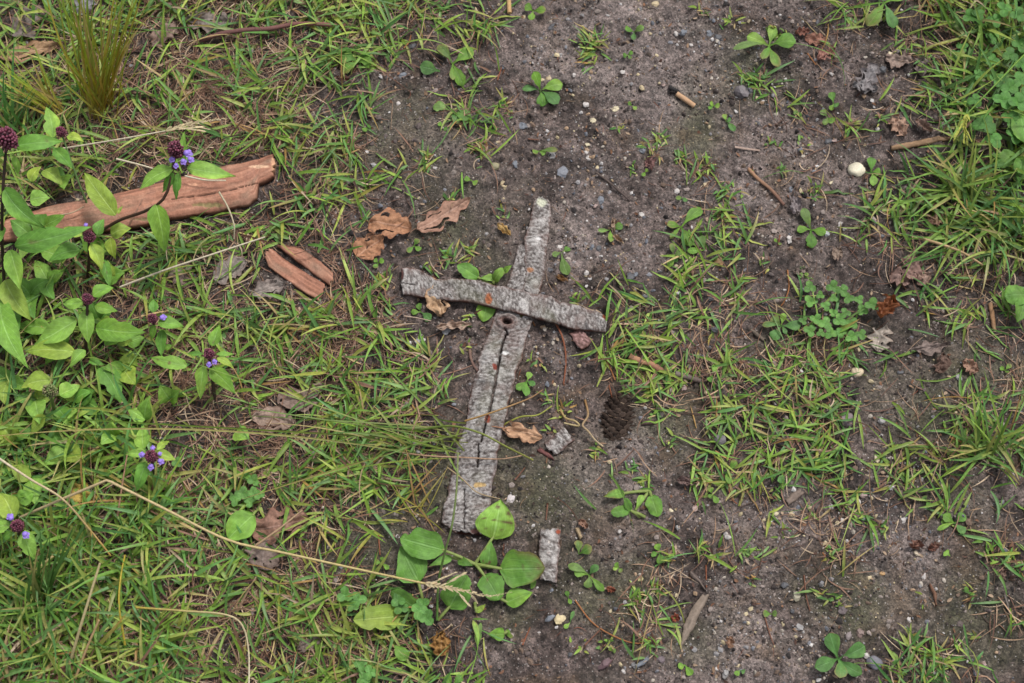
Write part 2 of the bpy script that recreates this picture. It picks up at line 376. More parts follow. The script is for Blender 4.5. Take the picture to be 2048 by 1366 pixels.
ROWS = [
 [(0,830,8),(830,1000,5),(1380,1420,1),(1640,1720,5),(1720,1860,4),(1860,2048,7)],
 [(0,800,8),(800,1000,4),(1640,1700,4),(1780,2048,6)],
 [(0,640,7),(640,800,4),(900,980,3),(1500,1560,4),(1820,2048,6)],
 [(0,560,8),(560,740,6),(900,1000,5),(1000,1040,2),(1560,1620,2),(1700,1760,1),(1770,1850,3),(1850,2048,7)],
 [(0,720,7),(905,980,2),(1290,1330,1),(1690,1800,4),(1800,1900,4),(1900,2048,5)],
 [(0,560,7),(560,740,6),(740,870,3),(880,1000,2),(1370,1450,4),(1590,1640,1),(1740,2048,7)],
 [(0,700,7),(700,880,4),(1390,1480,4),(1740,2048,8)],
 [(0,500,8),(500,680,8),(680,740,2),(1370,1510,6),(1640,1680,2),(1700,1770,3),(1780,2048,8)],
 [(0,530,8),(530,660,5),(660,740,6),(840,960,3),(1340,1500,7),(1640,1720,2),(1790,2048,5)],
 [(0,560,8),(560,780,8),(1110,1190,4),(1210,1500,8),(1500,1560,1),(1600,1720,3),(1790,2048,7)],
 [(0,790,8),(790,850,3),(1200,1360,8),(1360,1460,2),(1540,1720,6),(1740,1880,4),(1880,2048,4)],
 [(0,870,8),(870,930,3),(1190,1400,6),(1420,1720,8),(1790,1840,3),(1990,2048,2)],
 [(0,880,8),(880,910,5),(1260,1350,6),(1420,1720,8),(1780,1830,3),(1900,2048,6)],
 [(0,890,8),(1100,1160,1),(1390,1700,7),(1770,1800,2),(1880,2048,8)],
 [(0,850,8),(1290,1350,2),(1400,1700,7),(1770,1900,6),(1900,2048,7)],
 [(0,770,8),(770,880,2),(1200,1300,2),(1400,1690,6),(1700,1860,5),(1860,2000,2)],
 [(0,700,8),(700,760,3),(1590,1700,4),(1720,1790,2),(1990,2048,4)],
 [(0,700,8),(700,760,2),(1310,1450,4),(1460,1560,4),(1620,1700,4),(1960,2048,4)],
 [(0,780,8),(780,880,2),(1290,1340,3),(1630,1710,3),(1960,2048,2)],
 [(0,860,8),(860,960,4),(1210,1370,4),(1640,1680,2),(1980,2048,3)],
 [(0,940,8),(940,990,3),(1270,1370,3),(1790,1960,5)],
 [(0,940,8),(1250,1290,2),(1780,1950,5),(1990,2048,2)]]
# ------------------------------------------------------------------ ground
mbg = MB()
_kk = FWD[0] * MX + FWD[1] * (MY - CAM[1]) + FWD[2] * (0 - CAM[2]); _kk = np.maximum(_kk, .2)
PXX = 1024 + F * MX / _kk; PYY = 683 - F * ((MY - CAM[1]) * UPV[1] + (0 - CAM[2]) * UPV[2]) / _kk
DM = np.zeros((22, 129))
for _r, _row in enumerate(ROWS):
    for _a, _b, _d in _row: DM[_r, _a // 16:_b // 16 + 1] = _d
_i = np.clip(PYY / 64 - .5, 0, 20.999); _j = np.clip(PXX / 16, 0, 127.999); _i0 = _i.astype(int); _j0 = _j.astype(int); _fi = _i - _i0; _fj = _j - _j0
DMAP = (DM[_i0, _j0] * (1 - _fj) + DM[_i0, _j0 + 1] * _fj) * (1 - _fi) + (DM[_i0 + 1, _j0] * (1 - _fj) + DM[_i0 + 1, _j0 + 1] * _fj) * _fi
turf_shade = np.clip(DMAP / 8 + .35 * fbm(MX, MY, .02, 2, 95) - .1, 0, 1)  # grass density mask for the shade painted into the soil

dark = C8(68, 57, 52); mid = C8(126, 110, 104); pal = C8(168, 153, 147); mossc = C8(88, 88, 64)
k1 = np.clip(.5 + .45 * fbm(MX, MY, .022, 3, 80) + .45 * fbm(MX, MY, .005, 2, 85), 0, 1)[..., None]
cg = dark * (1 - k1) + mid * k1
pm = (pale_m * .62)[..., None]; cg = cg * (1 - pm) + pal * pm
shade_m = (turf_shade * .8)[..., None]; cg = cg * (1 - shade_m) + (C8(56, 46, 41) * (.7 + .6 * k1)) * shade_m  # soil colour darkened under thick grass, painting in the shaded gaps between blades
mm = (moss_m * (1 - turf_shade * .8) * .7)[..., None]; cg = cg * (1 - mm) + mossc * mm
br = np.clip(fbm(MX, MY, .03, 3, 90) - .35, 0, 1)[..., None]; cg = cg * (1 - .5 * br) + C8(104, 82, 58) * .5 * br
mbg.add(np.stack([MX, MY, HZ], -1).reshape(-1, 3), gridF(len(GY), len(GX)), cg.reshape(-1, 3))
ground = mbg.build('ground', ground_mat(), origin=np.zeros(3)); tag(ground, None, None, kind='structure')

# ------------------------------------------------------------------ bark strips
BPOLY = []
def dist_poly(x, y, P):
    d = np.full(x.shape, 1e9)
    for i in range(len(P) - 1):
        a, b = P[i][:2], P[i + 1][:2]; ab = b - a; t = np.clip(((x - a[0]) * ab[0] + (y - a[1]) * ab[1]) / (ab @ ab), 0, 1)
        d = np.minimum(d, np.hypot(x - a[0] - t * ab[0], y - a[1] - t * ab[1]))
    return d
def strip(E1, E2, name, label, cat, pal, thick=.004, curve=.003, lift=None, cracks=(), knot=None, rough=1.0, along=False, ztop=None, step=.0008, edge=None, mat=None, spots=(), seed=0, jit=1.0, wear=(), group=None, tag_it=True, lichen=1.0):
    zt = thick + curve * .6 if ztop is None else ztop
    A = WA(E1, zt); B = WA(E2, zt); LEN = np.linalg.norm(np.diff(A, axis=0), axis=1).sum(); WID = np.linalg.norm(A - B[:1], axis=1).min() if 0 else np.linalg.norm(resample(A, 9) - resample(B, 9), axis=1).mean()
    nr = int(LEN / step) + 2; nc = max(8, int(WID / step) + 2)
    A = resample(A, nr); B = resample(B, nr)
    BPOLY.append(np.vstack([A, B[::-1]])[::6])
    v = np.linspace(0, LEN, nr); ax = unit(A.mean(0) * 0 + (A[-1] + B[-1] - A[0] - B[0])); sd = unit(B.mean(0) - A.mean(0))
    ja = (.0008 * vn(v, v * 0, .009, seed + 1) + .0006 * vn(v, v * 0, .002, seed + 2)) * jit; jb = (.0011 * vn(v, v * 0, .007, seed + 3) + .0006 * vn(v, v * 0, .002, seed + 4)) * jit
    A = A + sd * ja[:, None]; B = B + sd * jb[:, None]
    s = np.linspace(0, 1, nc); Vg, Sg = np.meshgrid(v, s, indexing='ij')
    P = A[:, None] * (1 - Sg[..., None]) + B[:, None] * Sg[..., None]
    # ragged ends
    er = (.0016 * vn(s * WID, s * 0, .006, seed + 5) + .001 * vn(s * WID, s * 0, .002, seed + 6)) * jit
    er2 = (.0016 * vn(s * WID, s * 0, .006, seed + 7) + .001 * vn(s * WID, s * 0, .002, seed + 8)) * jit
    if along: er = er + .0022 * vn(s * WID, s * 0, .0018, seed + 50); er2 = er2 + .0026 * vn(s * WID, s * 0, .0018, seed + 51)
    wt = np.clip(1 - Vg / .012, 0, 1) * er[None] + np.clip(1 - (LEN - Vg) / .012, 0, 1) * er2[None]
    P = P + ax * wt[..., None]
    X, Y = P[..., 0], P[..., 1]; U = Sg * WID
    n1 = vn(U, Vg, .001, seed + 9); 
    if along: n_r = vn(U, Vg / 14, .0015, seed + 10); n_r2 = vn(U, Vg / 10, .004, seed + 11)
    else: n_r = vn(U / 2.2, Vg + .0006 * vn(U, Vg, .006, seed + 31), .00125, seed + 10); n_r2 = vn(U / 1.5, Vg, .0034, seed + 11) * .45
    n_s = vn(U, Vg, .0011, seed + 30)
    n_b = fbm(U, Vg, .016, 3, seed + 12); n_f = vn(U, Vg, .0017, seed + 14)
    rel = rough * (.00045 * n_r + .0004 * n_r2 + .0007 * n_b + .0003 * n_f)
    edgef = np.minimum(np.minimum(Sg, 1 - Sg) * WID, np.minimum(Vg, LEN - Vg)); rel = rel - .0007 * np.exp(-edgef / .001)
    base = TH(X, Y); gz = base * .25 + base.mean() * .75 + .0005
    gz = np.maximum(gz, base - thick * .6)
    if lift is not None: gz = gz + lift(Vg / LEN, Sg)
    Z = gz + thick + curve * (1 - (2 * Sg - 1) ** 2) + rel
    light, midc, darkc, pink = [np.array(c) for c in pal]
    q = (.52 + (.38 if not along else .25) * n_r + (.34 * n_f + .34 * n_s if not along else .1 * n_f) + .16 * n_r2 + .10 * n_b)[..., None]
    c = np.where(q < .5, darkc + (midc - darkc) * np.clip(q * 2, 0, 1), midc + (light - midc) * np.clip(q * 2 - 1, 0, 1))
    if not along:
        fl = np.clip((n_f * .5 + n_s * .7 - .45) * 5, 0, 1)[..., None] * .4; c = c * (1 - fl) + light * 1.2 * fl
        fd = np.clip((-vn(U / 1.6, Vg, .0013, seed + 41) - .62) * 6, 0, 1)[..., None] * .7; c = c * (1 - fd) + darkc * .6 * fd
    if along:
        st = vn(U, Vg / 30, .0011, seed + 44) * .6 + vn(U + .0006 * vn(U, Vg, .02, 9), Vg / 12, .0022, seed + 45) * .5
        c = c * (1 + .26 * st)[..., None]; Z = Z + .00035 * st
        dk_ = np.clip((vn(U, Vg / 9, .0016, seed + 46) - .6) * 5, 0, 1)[..., None] * .55; c = c * (1 - dk_) + darkc * .7 * dk_
        gy = np.clip(fbm(U, Vg / 3, .012, 3, seed + 47) * 1.4 - .45, 0, 1)[..., None] * .55; c = c * (1 - gy) + C8(150, 128, 108) * gy
    pk = np.clip(vn(U, Vg, .012, seed + 15) * 1.4 + vn(U / 2, Vg, .003, seed + 16) * .7 - .35, 0, 1)[..., None] * .45
    c = c * (1 - pk) + pink * pk
    li = np.clip(fbm(U, Vg, .011, 3, seed + 17) * 1.5 - .75, 0, 1)[..., None] * .8 * lichen; c = c * (1 - li) + (light * 1.25) * li
    gr = np.clip(fbm(U, Vg, .03, 2, seed + 19) * 1.5 - .6, 0, 1)[..., None] * .35 * lichen; c = c * (1 - gr) + C8(112, 116, 88) * gr
    ecol = np.array(edge if edge is not None else C8(110, 72, 60))
    ke = np.clip(np.exp(-np.minimum(Sg, 1 - Sg) * WID / .0014) * (.6 + .6 * vn(Vg, Sg * 3, .006, seed + 18)), 0, 1)[..., None]; c = c * (1 - ke) + ecol * ke
    for (cr, wpx, dep) in cracks:
        pl = WA(cr, zt); ln = resample(pl, 40); ln[:, :2] += .0006 * np.stack([vn(np.arange(40), np.zeros(40), 3, 3), vn(np.arange(40), np.zeros(40), 3, 4)], 1)
        d = dist_poly(X, Y, ln); k = np.exp(-(d / (wpx * PX(cr[0][1]))) ** 4)
        Z = Z - k * thick * dep; c = c * (1 - k[..., None]) + C8(40, 24, 20) * k[..., None]
    if knot is not None:
        kc = W(knot[0], knot[1], zt); kr = knot[2] * PX(knot[1]); an = knot[3]
        dx = (X - kc[0]); dy = (Y - kc[1]); ex = dx * math.cos(an) + dy * math.sin(an); ey = -dx * math.sin(an) + dy * math.cos(an)
        d = np.hypot(ex / 1.3, ey) / kr + .08 * vn(X, Y, .004, 5)
        ring = np.exp(-((d - .75) / .22) ** 2); hole = np.exp(-(d / .33) ** 4)
        Z = Z + .0022 * ring - .0075 * hole + .0004 * np.sin(d * 16) * (d < 1.9)
        kk = np.clip(1.25 - d, 0, 1)[..., None]; kc2 = C8(112, 84, 76) * (1 + .35 * np.sin(d * 16))[..., None]
        c = c * (1 - kk) + kc2 * kk; c = c * (1 - hole[..., None] * .93)
    for (sx_, sy_, rx_, ry_, scol) in spots:
        w0 = W(sx_, sy_, zt); d = np.hypot((X - w0[0]) / (rx_ * PX(sy_)), (Y - w0[1]) / (ry_ * PX(sy_))) + .25 * vn(X, Y, .003, 7)
        k = np.clip(1.6 - 1.6 * d, 0, 1)[..., None]; k = np.minimum(1, k * 2); c = c * (1 - k) + np.array(scol) * k * (1 + .3 * n_f[..., None]) ; Z = Z - .0006 * k[..., 0]
    # closed body: border ring below, bottom faces
    PT = np.stack([X, Y, Z], -1)
    ctr = PT.mean((0, 1))
    big = np.pad(PT, ((1, 1), (1, 1), (0, 0)), mode='edge'); cb = np.pad(c, ((1, 1), (1, 1), (0, 0)), mode='edge')
    gzb = np.pad(gz, 1, mode='edge') - .0015
    m = np.ones(big.shape[:2], bool); m[1:-1, 1:-1] = False
    big[m, 2] = np.minimum(gzb[m], big[m, 2] - .001)
    cin = np.array(ecol) * .8; cb[m] = cin
    big[0, :, :2] += ax[:2] * .001; big[-1, :, :2] -= ax[:2] * .001
    mb = MB(); H_, W_ = big.shape[:2]; mb.add(big.reshape(-1, 3), gridF(H_, W_), cb.reshape(-1, 3))
    i = np.arange(H_ - 1); bf = np.stack([i * W_, i * W_ + W_, (i + 1) * W_ + W_ - 1, i * W_ + W_ - 1], 1)
    mb.f4.append(bf)
    o = mb.build(name, mat or M_bark)
    tag(o, label, cat, group)
    return o
GREY = [C8(190, 185, 181), C8(144, 137, 133), C8(84, 76, 73), C8(132, 110, 104)]
RED = [C8(206, 154, 128), C8(180, 126, 102), C8(140, 94, 76), C8(158, 114, 98)]
A1 = [(1036,490),(1028,520),(1018,555),(1011,578),(1000,610),(985,640),(979,665),(965,700),(955,720),(958,742),(949,765),(943,785),(937,810),(931,850),(920,878),(912,895),(908,925),(902,945),(895,990),(888,1010),(883,1045),(912,1064)]
A2 = [(1082,490),(1083,540),(1075,590),(1066,640),(1059,660),(1050,690),(1043,720),(1033,745),(1025,780),(1018,800),(1014,830),(1008,850),(1000,880),(995,915),(992,940),(985,970),(982,1000),(975,1040),(966,1069)]
strip(A1, A2, 'bark_strip', 'long grey bark strip forming the lower upright of the cross, with knot hole and crack', 'bark', GREY, thick=.0045, curve=.0018,
      cracks=[([(1012,672),(1006,690),(1000,715),(992,760),(985,800),(978,828)], 2.0, 1.6), ([(975,835),(968,865),(962,885)], 1.6, 1.2), ([(958,890),(957,915),(955,935)], 1.5, 1.1), ([(1010,660),(1016,672)], 1.2, 1.0), ([(930,980),(929,1058)], 1.2, .6)],
      knot=(1014,646,17,-.2), spots=[(990,737,6,8,C8(135,70,58)),(975,840,6,10,C8(140,74,56)),(1045,632,9,5,C8(90,84,40)),(950,1063,12,6,C8(110,78,72)),(1008,708,10,5,C8(222,220,216)),(960,972,14,7,C8(190,160,110))], seed=100)
B1 = [(1076,392),(1068,402),(1063,420),(1059,440),(1054,460),(1047,480),(1050,500),(1047,520),(1051,545),(1048,565),(1042,584)]
B2 = [(1094,394),(1100,402),(1103,425),(1101,450),(1097,475),(1093,495),(1092,520),(1088,550),(1082,570),(1076,592)]
strip(B1, B2, 'bark_strip', 'tapering grey bark strip pointing up from the crossbar, pale lichen on its tip', 'bark', GREY, thick=.0035, curve=.001, ztop=.0075, lift=lambda t, s: .0045 * np.clip((t - .25) / .3, 0, 1),
      spots=[(1083,404,12,9,C8(214,214,190)),(1060,543,7,6,C8(176,128,96)),(1076,479,7,4,C8(225,222,220)),(1040,519,4,4,C8(215,190,170))], seed=200)
X1 = [(800,532),(815,530),(835,533),(850,541),(862,548),(874,554),(888,556),(905,556),(930,558),(955,562),(975,567),(990,573),(1010,575),(1040,582),(1065,590),(1090,592),(1105,595),(1120,605),(1150,609),(1175,617),(1200,622),(1216,630)]
X2 = [(803,585),(820,585),(850,590),(880,595),(910,600),(940,604),(970,612),(1000,620),(1030,626),(1060,634),(1090,642),(1120,650),(1150,657),(1180,660),(1212,662)]
def xl(t, s): return .009 * np.exp(-((t - .57) / .33) ** 4) + .001
strip(X1, X2, 'bark_strip', 'grey bark strip laid crosswise as the crossbar, resting on the upright strips', 'bark', GREY, thick=.0034, curve=.0008, ztop=.0108, jit=.45, lift=xl,
      spots=[(977,599,8,14,C8(165,100,66)),(872,551,8,6,C8(190,142,104)),(1210,632,5,8,C8(170,92,66)),(803,545,4,14,C8(92,60,56))], cracks=[([(803,562),(830,566)], 1.0, .6)], seed=300)
strip([(1080,1056),(1078,1100),(1080,1130),(1081,1160)], [(1122,1062),(1119,1090),(1117,1120),(1112,1167)], 'bark_chip', 'short upright rectangular grey bark chip right of the plantain leaves', 'bark', GREY, thick=.0045, curve=.002,
      spots=[(1116,1064,6,5,C8(168,84,60)),(1098,1085,3,3,C8(220,210,200)),(1097,1107,5,3,C8(190,178,172))], seed=400)
strip([(1089,887),(1100,878),(1128,853)], [(1111,908),(1125,898),(1149,879)], 'bark_chip', 'small square grey bark chip lying tilted left of the pine cone', 'bark', GREY, thick=.003, curve=.001, seed=500)
strip([(1077,893),(1088,899),(1102,910)], [(1073,903),(1090,912),(1108,922)], 'bark_sliver', 'dark red sliver of inner bark under the small square grey chip', 'bark', [C8(128,82,80), C8(104,62,60), C8(70,44,44), C8(100,64,66)], thick=.002, curve=.0008, rough=.5, seed=520, mat=M_wood, lichen=0)
strip([(1138,668),(1150,662),(1166,656)], [(1160,701),(1172,694),(1184,682)], 'bark_chip', 'pinkish brown square of inner bark below the right arm of the cross', 'bark', [C8(190,150,146), C8(138,104,98), C8(98,70,66), C8(120,86,84)], thick=.0025, curve=.001, rough=.6, seed=540, mat=M_wood, lichen=.3)
redg = dict(mat=M_wood, lichen=0, along=True, edge=C8(120, 74, 56))
sh_t = thing('split_bark', G(600,545), 'reddish brown piece of inner bark split by a long dark crack', 'bark')
for E1_, E2_, sd_ in [([(556,490),(600,496),(636,520),(669,548)], [(556,494),(590,520),(625,546),(661,572)], 600), ([(545,498),(572,520),(610,545),(652,569)], [(526,511),(538,534),(585,570),(640,604)], 620)]:
    so_ = strip(E1_, E2_, 'shard', None, None, RED, thick=.003, curve=.0006, rough=.3, jit=.35, seed=sd_, **redg)
    so_.parent = sh_t; so_.location = so_.location - sh_t.location
strip([(-60,462),(0,444),(100,412),(160,401),(230,387),(300,371),(370,352),(455,331),(520,317),(551,306)], [(-60,500),(0,484),(60,478),(150,468),(250,456),(330,438),(430,423),(498,409),(513,396),(518,368),(548,352)], 'bark_plank', 'long reddish inner bark plank lying across the grass at the left', 'bark', RED, thick=.007, curve=.003, rough=.09, jit=.4, spots=[(520,336,22,5,C8(224,182,150)),(420,412,40,5,C8(150,132,90)),(300,440,50,4,C8(138,118,84)),(548,330,5,18,C8(222,170,134)),(390,372,12,4,C8(214,160,130))],
      cracks=[([(345,402),(420,392),(470,382),(520,368)], .8, .35)], seed=700, step=.0008, **redg)
GREEN_EDGE = None

# ------------------------------------------------------------------ labels by landmark
LM = [("left end of the crossbar",800,560),("right end of the crossbar",1214,646),("pale tip of the bark cross",1085,395),("foot of the bark cross",925,1065),("knot hole",1015,647),("pine cone",1235,840),
      ("big white pebble",1712,340),("small clover patch",1670,605),("tan straw cut near the top",1370,198),("slanting brown twig",1532,372),("orange-ended twig",1300,725),("upright bark chip",1100,1110),
      ("square grey bark chip",1118,880),("weathered wood splinter",1390,1235),("bottom right rosette",1680,1318),("six-leaved rosette near the top",1540,85),("right end of the red plank",548,330),("split red bark",600,545),
      ("ribbed plantain leaves",960,1110),("five-leaved seedling near the top",1082,182),("cream bark flake",1118,1238),("tan stone by the grass",1714,745),("top right clovers",1985,220),("orange curled leaf",1768,622),("long straw's seed head",930,1180),
      ("middle of the top edge",1024,0),("bottom right corner",2048,1366),("top right corner",2048,0),("middle of the right edge",2048,683),("middle of the bottom edge",1024,1366),("bottom left corner",0,1366),("top left corner",0,0),("middle of the left edge",0,683)]
def where(x, y, used=None, n=1):
    d = sorted((math.hypot(x - a, y - b), nm, a, b) for nm, a, b in LM if math.hypot(x - a, y - b) > 14)
    out = []
    for q in d[:3]:
        dd, nm, a, b = q; dx, dy = x - a, y - b
        s = []
        if abs(dy) > .42 * abs(dx): s.append('above' if dy < 0 else 'below')
        if abs(dx) > .42 * abs(dy): s.append('left of' if dx < 0 else 'right of')
        dr = ' and '.join(s)
        ds = 'just ' if dd < 55 else ('a little way ' if dd < 110 else '')
        out.append(ds + dr + ' the ' + nm)
    return out
def autolabel(desc, x, y):
    o = where(x, y)
    for k in o:
        l = desc + ' ' + k
        if l not in USED and len(l.split()) <= 16: return l
    for a in range(3):
        for b in range(3):
            if a == b: continue
            l = desc + ' ' + o[a].replace('just ', '').replace('a little way ', '') + ', towards the ' + o[b].split(' the ', 1)[1]
            if l not in USED and len(l.split()) <= 16: return l
    for w_ in ('duller', 'rounder', 'flatter', 'longer', 'paler'):
        for k in o:
            l = w_ + ' ' + desc + ' ' + k
            if l not in USED and len(l.split()) <= 16: return l
    return desc + ' ' + o[0]

# ------------------------------------------------------------------ pebbles (each one its own thing)
def pebble(x, y, rx, ry, col, desc, ang=0, facet=.18, h=.55, name='pebble', cat='pebble', group='loose pebbles on the soil', label=None, lvl=1):
    v, f = ico()[lvl if rx > 7 else 1]; s = PX(y); sd = rnd.random() * 40
    V = v.copy(); V = V * (1 + facet * vn(V[:, 0] * 1.3 + sd, V[:, 1] * 1.3 + V[:, 2] * 1.9, 1.0, 3) + .5 * facet * vn(V[:, 0] * 3 + sd, V[:, 1] * 3 + V[:, 2] * 2.2, 1.0, 4))[:, None]
    V[:, 2] = np.clip(V[:, 2], -1, .8); V = V * np.array([rx * s, ry * s, min(rx, ry) * s * h])
    c_, s_ = math.cos(R(ang)), math.sin(R(ang)); V = np.stack([V[:, 0] * c_ - V[:, 1] * s_, V[:, 0] * s_ + V[:, 1] * c_, V[:, 2]], 1)
    p = G(x, y); p[2] += min(rx, ry) * s * h * .12
    c = np.array(col)[None] * (1 + .25 * vn(v[:, 0] * 2 + sd, v[:, 1] * 2 + v[:, 2], 1., 6))[:, None]
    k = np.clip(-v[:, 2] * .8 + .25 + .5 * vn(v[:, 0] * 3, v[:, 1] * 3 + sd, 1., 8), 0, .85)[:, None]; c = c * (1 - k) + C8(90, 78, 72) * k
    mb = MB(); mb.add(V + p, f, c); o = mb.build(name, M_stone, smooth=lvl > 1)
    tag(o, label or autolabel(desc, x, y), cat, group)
WH = C8(200,192,186); CR = C8(214,200,166); GB = C8(118,122,130); GD = C8(84,84,88); PK = C8(170,146,138); OC = C8(190,150,100); GL = C8(160,156,154); TN=C8(196,176,140)
pebble(1712,341,17,16,C8(238,228,200),'',facet=.12,h=.8,group=None,label='big cream white pebble, largest on the bare soil at the upper right',lvl=2)
pebble(1714,746,13,11,C8(212,192,160),'',facet=.2,h=.8,group=None,label='tan and white stone at the right edge of the middle grass patch',lvl=2)
pebble(1748,1325,17,13,C8(120,118,126),'',ang=-15,h=.6,group=None,label='flat blue grey stone right of the bottom right rosette',lvl=2)
pebble(1120,1238,12,11,C8(226,206,160),'',ang=0,h=.25,name='bark_flake',cat='flake',group=None,label='cream coloured flake lying below the upright bark chip',facet=.3)
for a in [(1246,145,5,5,WH,'small white pebble'),(1284,176,7,5,TN,'tan pebble'),(1172,210,7,6,WH,'white pebble'),(1231,218,9,7,CR,'cream pebble'),(1187,242,7,7,CR,'cream round pebble'),(1098,158,6,5,TN,'tan pebble'),
          (1046,252,8,9,GB,'blue grey stone'),(1031,328,6,10,GB,'blue grey pebble'),(1104,310,7,9,GL,'pale grey pebble'),(1125,345,12,14,C8(132,134,142),'grey angular stone'),(1172,305,6,4,WH,'white flat pebble'),(1176,316,5,5,WH,'small white pebble'),
          (1175,290,6,4,CR,'cream pebble'),(1285,302,6,6,GB,'blue grey pebble'),(1415,360,10,9,GD,'dark stone'),(1411,372,5,5,TN,'tan pebble'),(1354,383,6,7,WH,'white pebble'),(1008,371,7,9,TN,'tan flake shaped pebble'),(1283,431,7,7,WH,'white pebble'),
          (1201,400,8,8,GB,'blue grey stone'),(1190,412,4,5,PK,'pinkish pebble'),(1119,495,7,6,WH,'white pebble'),(1131,532,5,7,GL,'pale grey pebble'),(1100,541,6,6,GD,'dark grey pebble'),(1262,555,11,12,GD,'dark blue stone'),(1272,549,5,5,GB,'blue grey pebble'),
          (1197,497,6,7,GD,'dark pebble'),(1184,495,6,6,GB,'blue grey pebble'),(1173,545,6,4,WH,'white pebble'),(1438,524,9,8,C8(176,140,96),'brown round pebble'),(1420,595,9,7,GD,'dark pebble'),(1290,593,6,4,GD,'dark pebble'),(1435,75,9,7,GD,'grey stone'),
          (1382,90,4,4,WH,'small white pebble'),(1419,66,6,6,GB,'blue grey pebble'),(1352,67,5,6,WH,'pale pebble'),(1367,65,6,7,GB,'grey pebble'),(1485,185,15,12,C8(118,110,112),'flat grey brown stone'),(1498,178,9,7,GD,'dark grey stone'),
          (1105,54,10,7,GD,'dark grey stone'),(1047,34,4,6,TN,'tan pebble'),(1580,478,6,7,WH,'cream white pebble'),(1653,468,6,6,C8(200,202,204),'pale grey pebble'),(1680,447,5,6,WH,'white pebble'),(1583,380,9,7,GB,'blue grey stone'),
          (1663,365,5,4,CR,'small cream pebble'),(1578,89,3,3,WH,'tiny white pebble'),(1663,147,6,4,WH,'white pebble'),(1779,109,8,5,CR,'cream pebble'),(1766,139,7,7,GD,'dark round pebble'),(1755,258,5,5,WH,'white pebble'),(1669,280,6,6,PK,'pinkish pebble'),
          (1655,284,7,8,GD,'grey blue pebble'),(1344,779,7,6,WH,'round white pebble'),(1368,776,7,5,PK,'pinkish pebble'),(1094,768,6,6,GB,'blue grey pebble'),(1109,770,4,4,TN,'tan pebble'),(1071,730,4,4,OC,'ochre pebble'),(1083,731,4,4,OC,'ochre pebble'),
          (1440,880,12,12,C8(112,106,108),'grey purple stone'),(1696,840,13,16,C8(128,112,114),'mauve grey stone'),(1762,842,8,7,GL,'grey pebble'),(1762,872,5,4,WH,'small white pebble'),(1753,919,9,6,CR,'cream oval pebble'),(1717,1004,6,7,WH,'cream white pebble'),
          (1662,1014,6,6,GL,'pale grey pebble'),(1552,1028,5,5,CR,'cream round pebble'),(1549,1040,6,5,GL,'grey pebble'),(1583,1028,7,6,TN,'tan pebble'),(1684,1042,5,5,WH,'white pebble'),(1806,1040,6,5,WH,'white pebble'),(1728,990,7,5,PK,'pink grey pebble'),
          (1342,1022,5,4,CR,'pale cream pebble'),(1356,1055,5,5,GL,'pale grey pebble'),(1389,1018,6,8,PK,'tan grey pebble'),(1456,1075,6,6,WH,'bright white pebble'),(1452,1068,4,4,WH,'small white pebble'),(1239,1062,4,5,WH,'small white pebble'),
          (1281,1158,7,8,C8(196,186,130),'yellowish pebble'),(1321,1020,4,5,PK,'pinkish pebble'),(1269,1330,6,6,GL,'grey pebble'),(1247,1343,4,5,WH,'white pebble'),(1432,1337,5,4,WH,'white pebble'),(1451,1347,6,8,GL,'grey pebble'),(1322,1320,9,9,C8(112,98,102),'purple grey stone'),
          (1285,1325,5,16,GB,'long blue grey stone'),(1212,1327,9,14,C8(112,86,90),'dark reddish stone'),(1099,1236,6,11,GB,'blue grey sliver of stone'),(1103,1181,4,4,GB,'small blue grey pebble'),(1022,998,7,9,C8(204,194,192),'pale pinkish stone'),
          (1593,1193,9,9,C8(170,162,140),'grey tan stone'),(1600,1255,9,7,GL,'pale grey stone'),(1585,1222,7,5,GD,'dark stone'),(1697,1272,7,8,C8(132,120,118),'grey brown pebble'),(1720,1265,9,8,C8(140,118,110),'brown pink stone'),(1733,1311,5,6,WH,'white pebble'),
          (1819,1240,5,6,WH,'white pebble'),(1848,1153,4,7,WH,'long white pebble'),(1765,1147,6,4,OC,'ochre pebble'),(1833,1107,7,4,C8(214,196,170),'cream pebble'),(1950,1347,9,8,GB,'blue grey stone'),(1967,1327,5,5,PK,'tan pebble'),(1745,1070,4,4,GL,'small grey pebble'),
          (1570,1170,7,7,GD,'dark grey stone'),(1685,1220,9,10,C8(100,88,88),'dark brown stone'),(846,681,6,5,WH,'bright white pebble'),(836,684,8,6,GL,'grey pebble'),(797,207,4,4,WH,'small white pebble'),(831,227,3,4,WH,'tiny white pebble'),(733,305,5,4,WH,'white pebble'),
          (747,330,5,5,GL,'pale grey pebble'),(870,337,5,4,WH,'white pebble'),(991,334,9,8,C8(150,142,110),'mossy tan pebble'),(840,450,7,6,GL,'pale pebble'),(973,468,4,4,GL,'grey pebble'),(893,661,9,10,C8(150,150,152),'grey flake of stone'),(825,95,8,9,GD,'dark grey stone'),
          (952,20,4,6,TN,'tan pebble'),(876,32,4,4,WH,'white pebble'),(805,150,8,5,GB,'blue grey stone'),(1148,150,4,4,WH,'small white pebble'),(1327,170,4,4,PK,'pinkish pebble'),(1250,258,4,4,GD,'small dark pebble'),(1310,8,8,6,TN,'tan pebble'),(1930,905,8,6,PK,'pinkish stone'),
          (1918,755,8,6,GL,'pale grey pebble'),(1800,745,7,5,GD,'dark pebble'),(1520,195,6,4,GD,'dark pebble'),(1140,1310,5,5,GD,'dark pebble'),(950,1080,4,4,GL,'pale grey pebble'),(1430,660,7,6,C8(60,60,64),'black stone')]:
    pebble(*a, ang=rnd.uniform(-60, 60), h=rnd.uniform(.5, .8), facet=rnd.uniform(.35, .6), lvl=1)

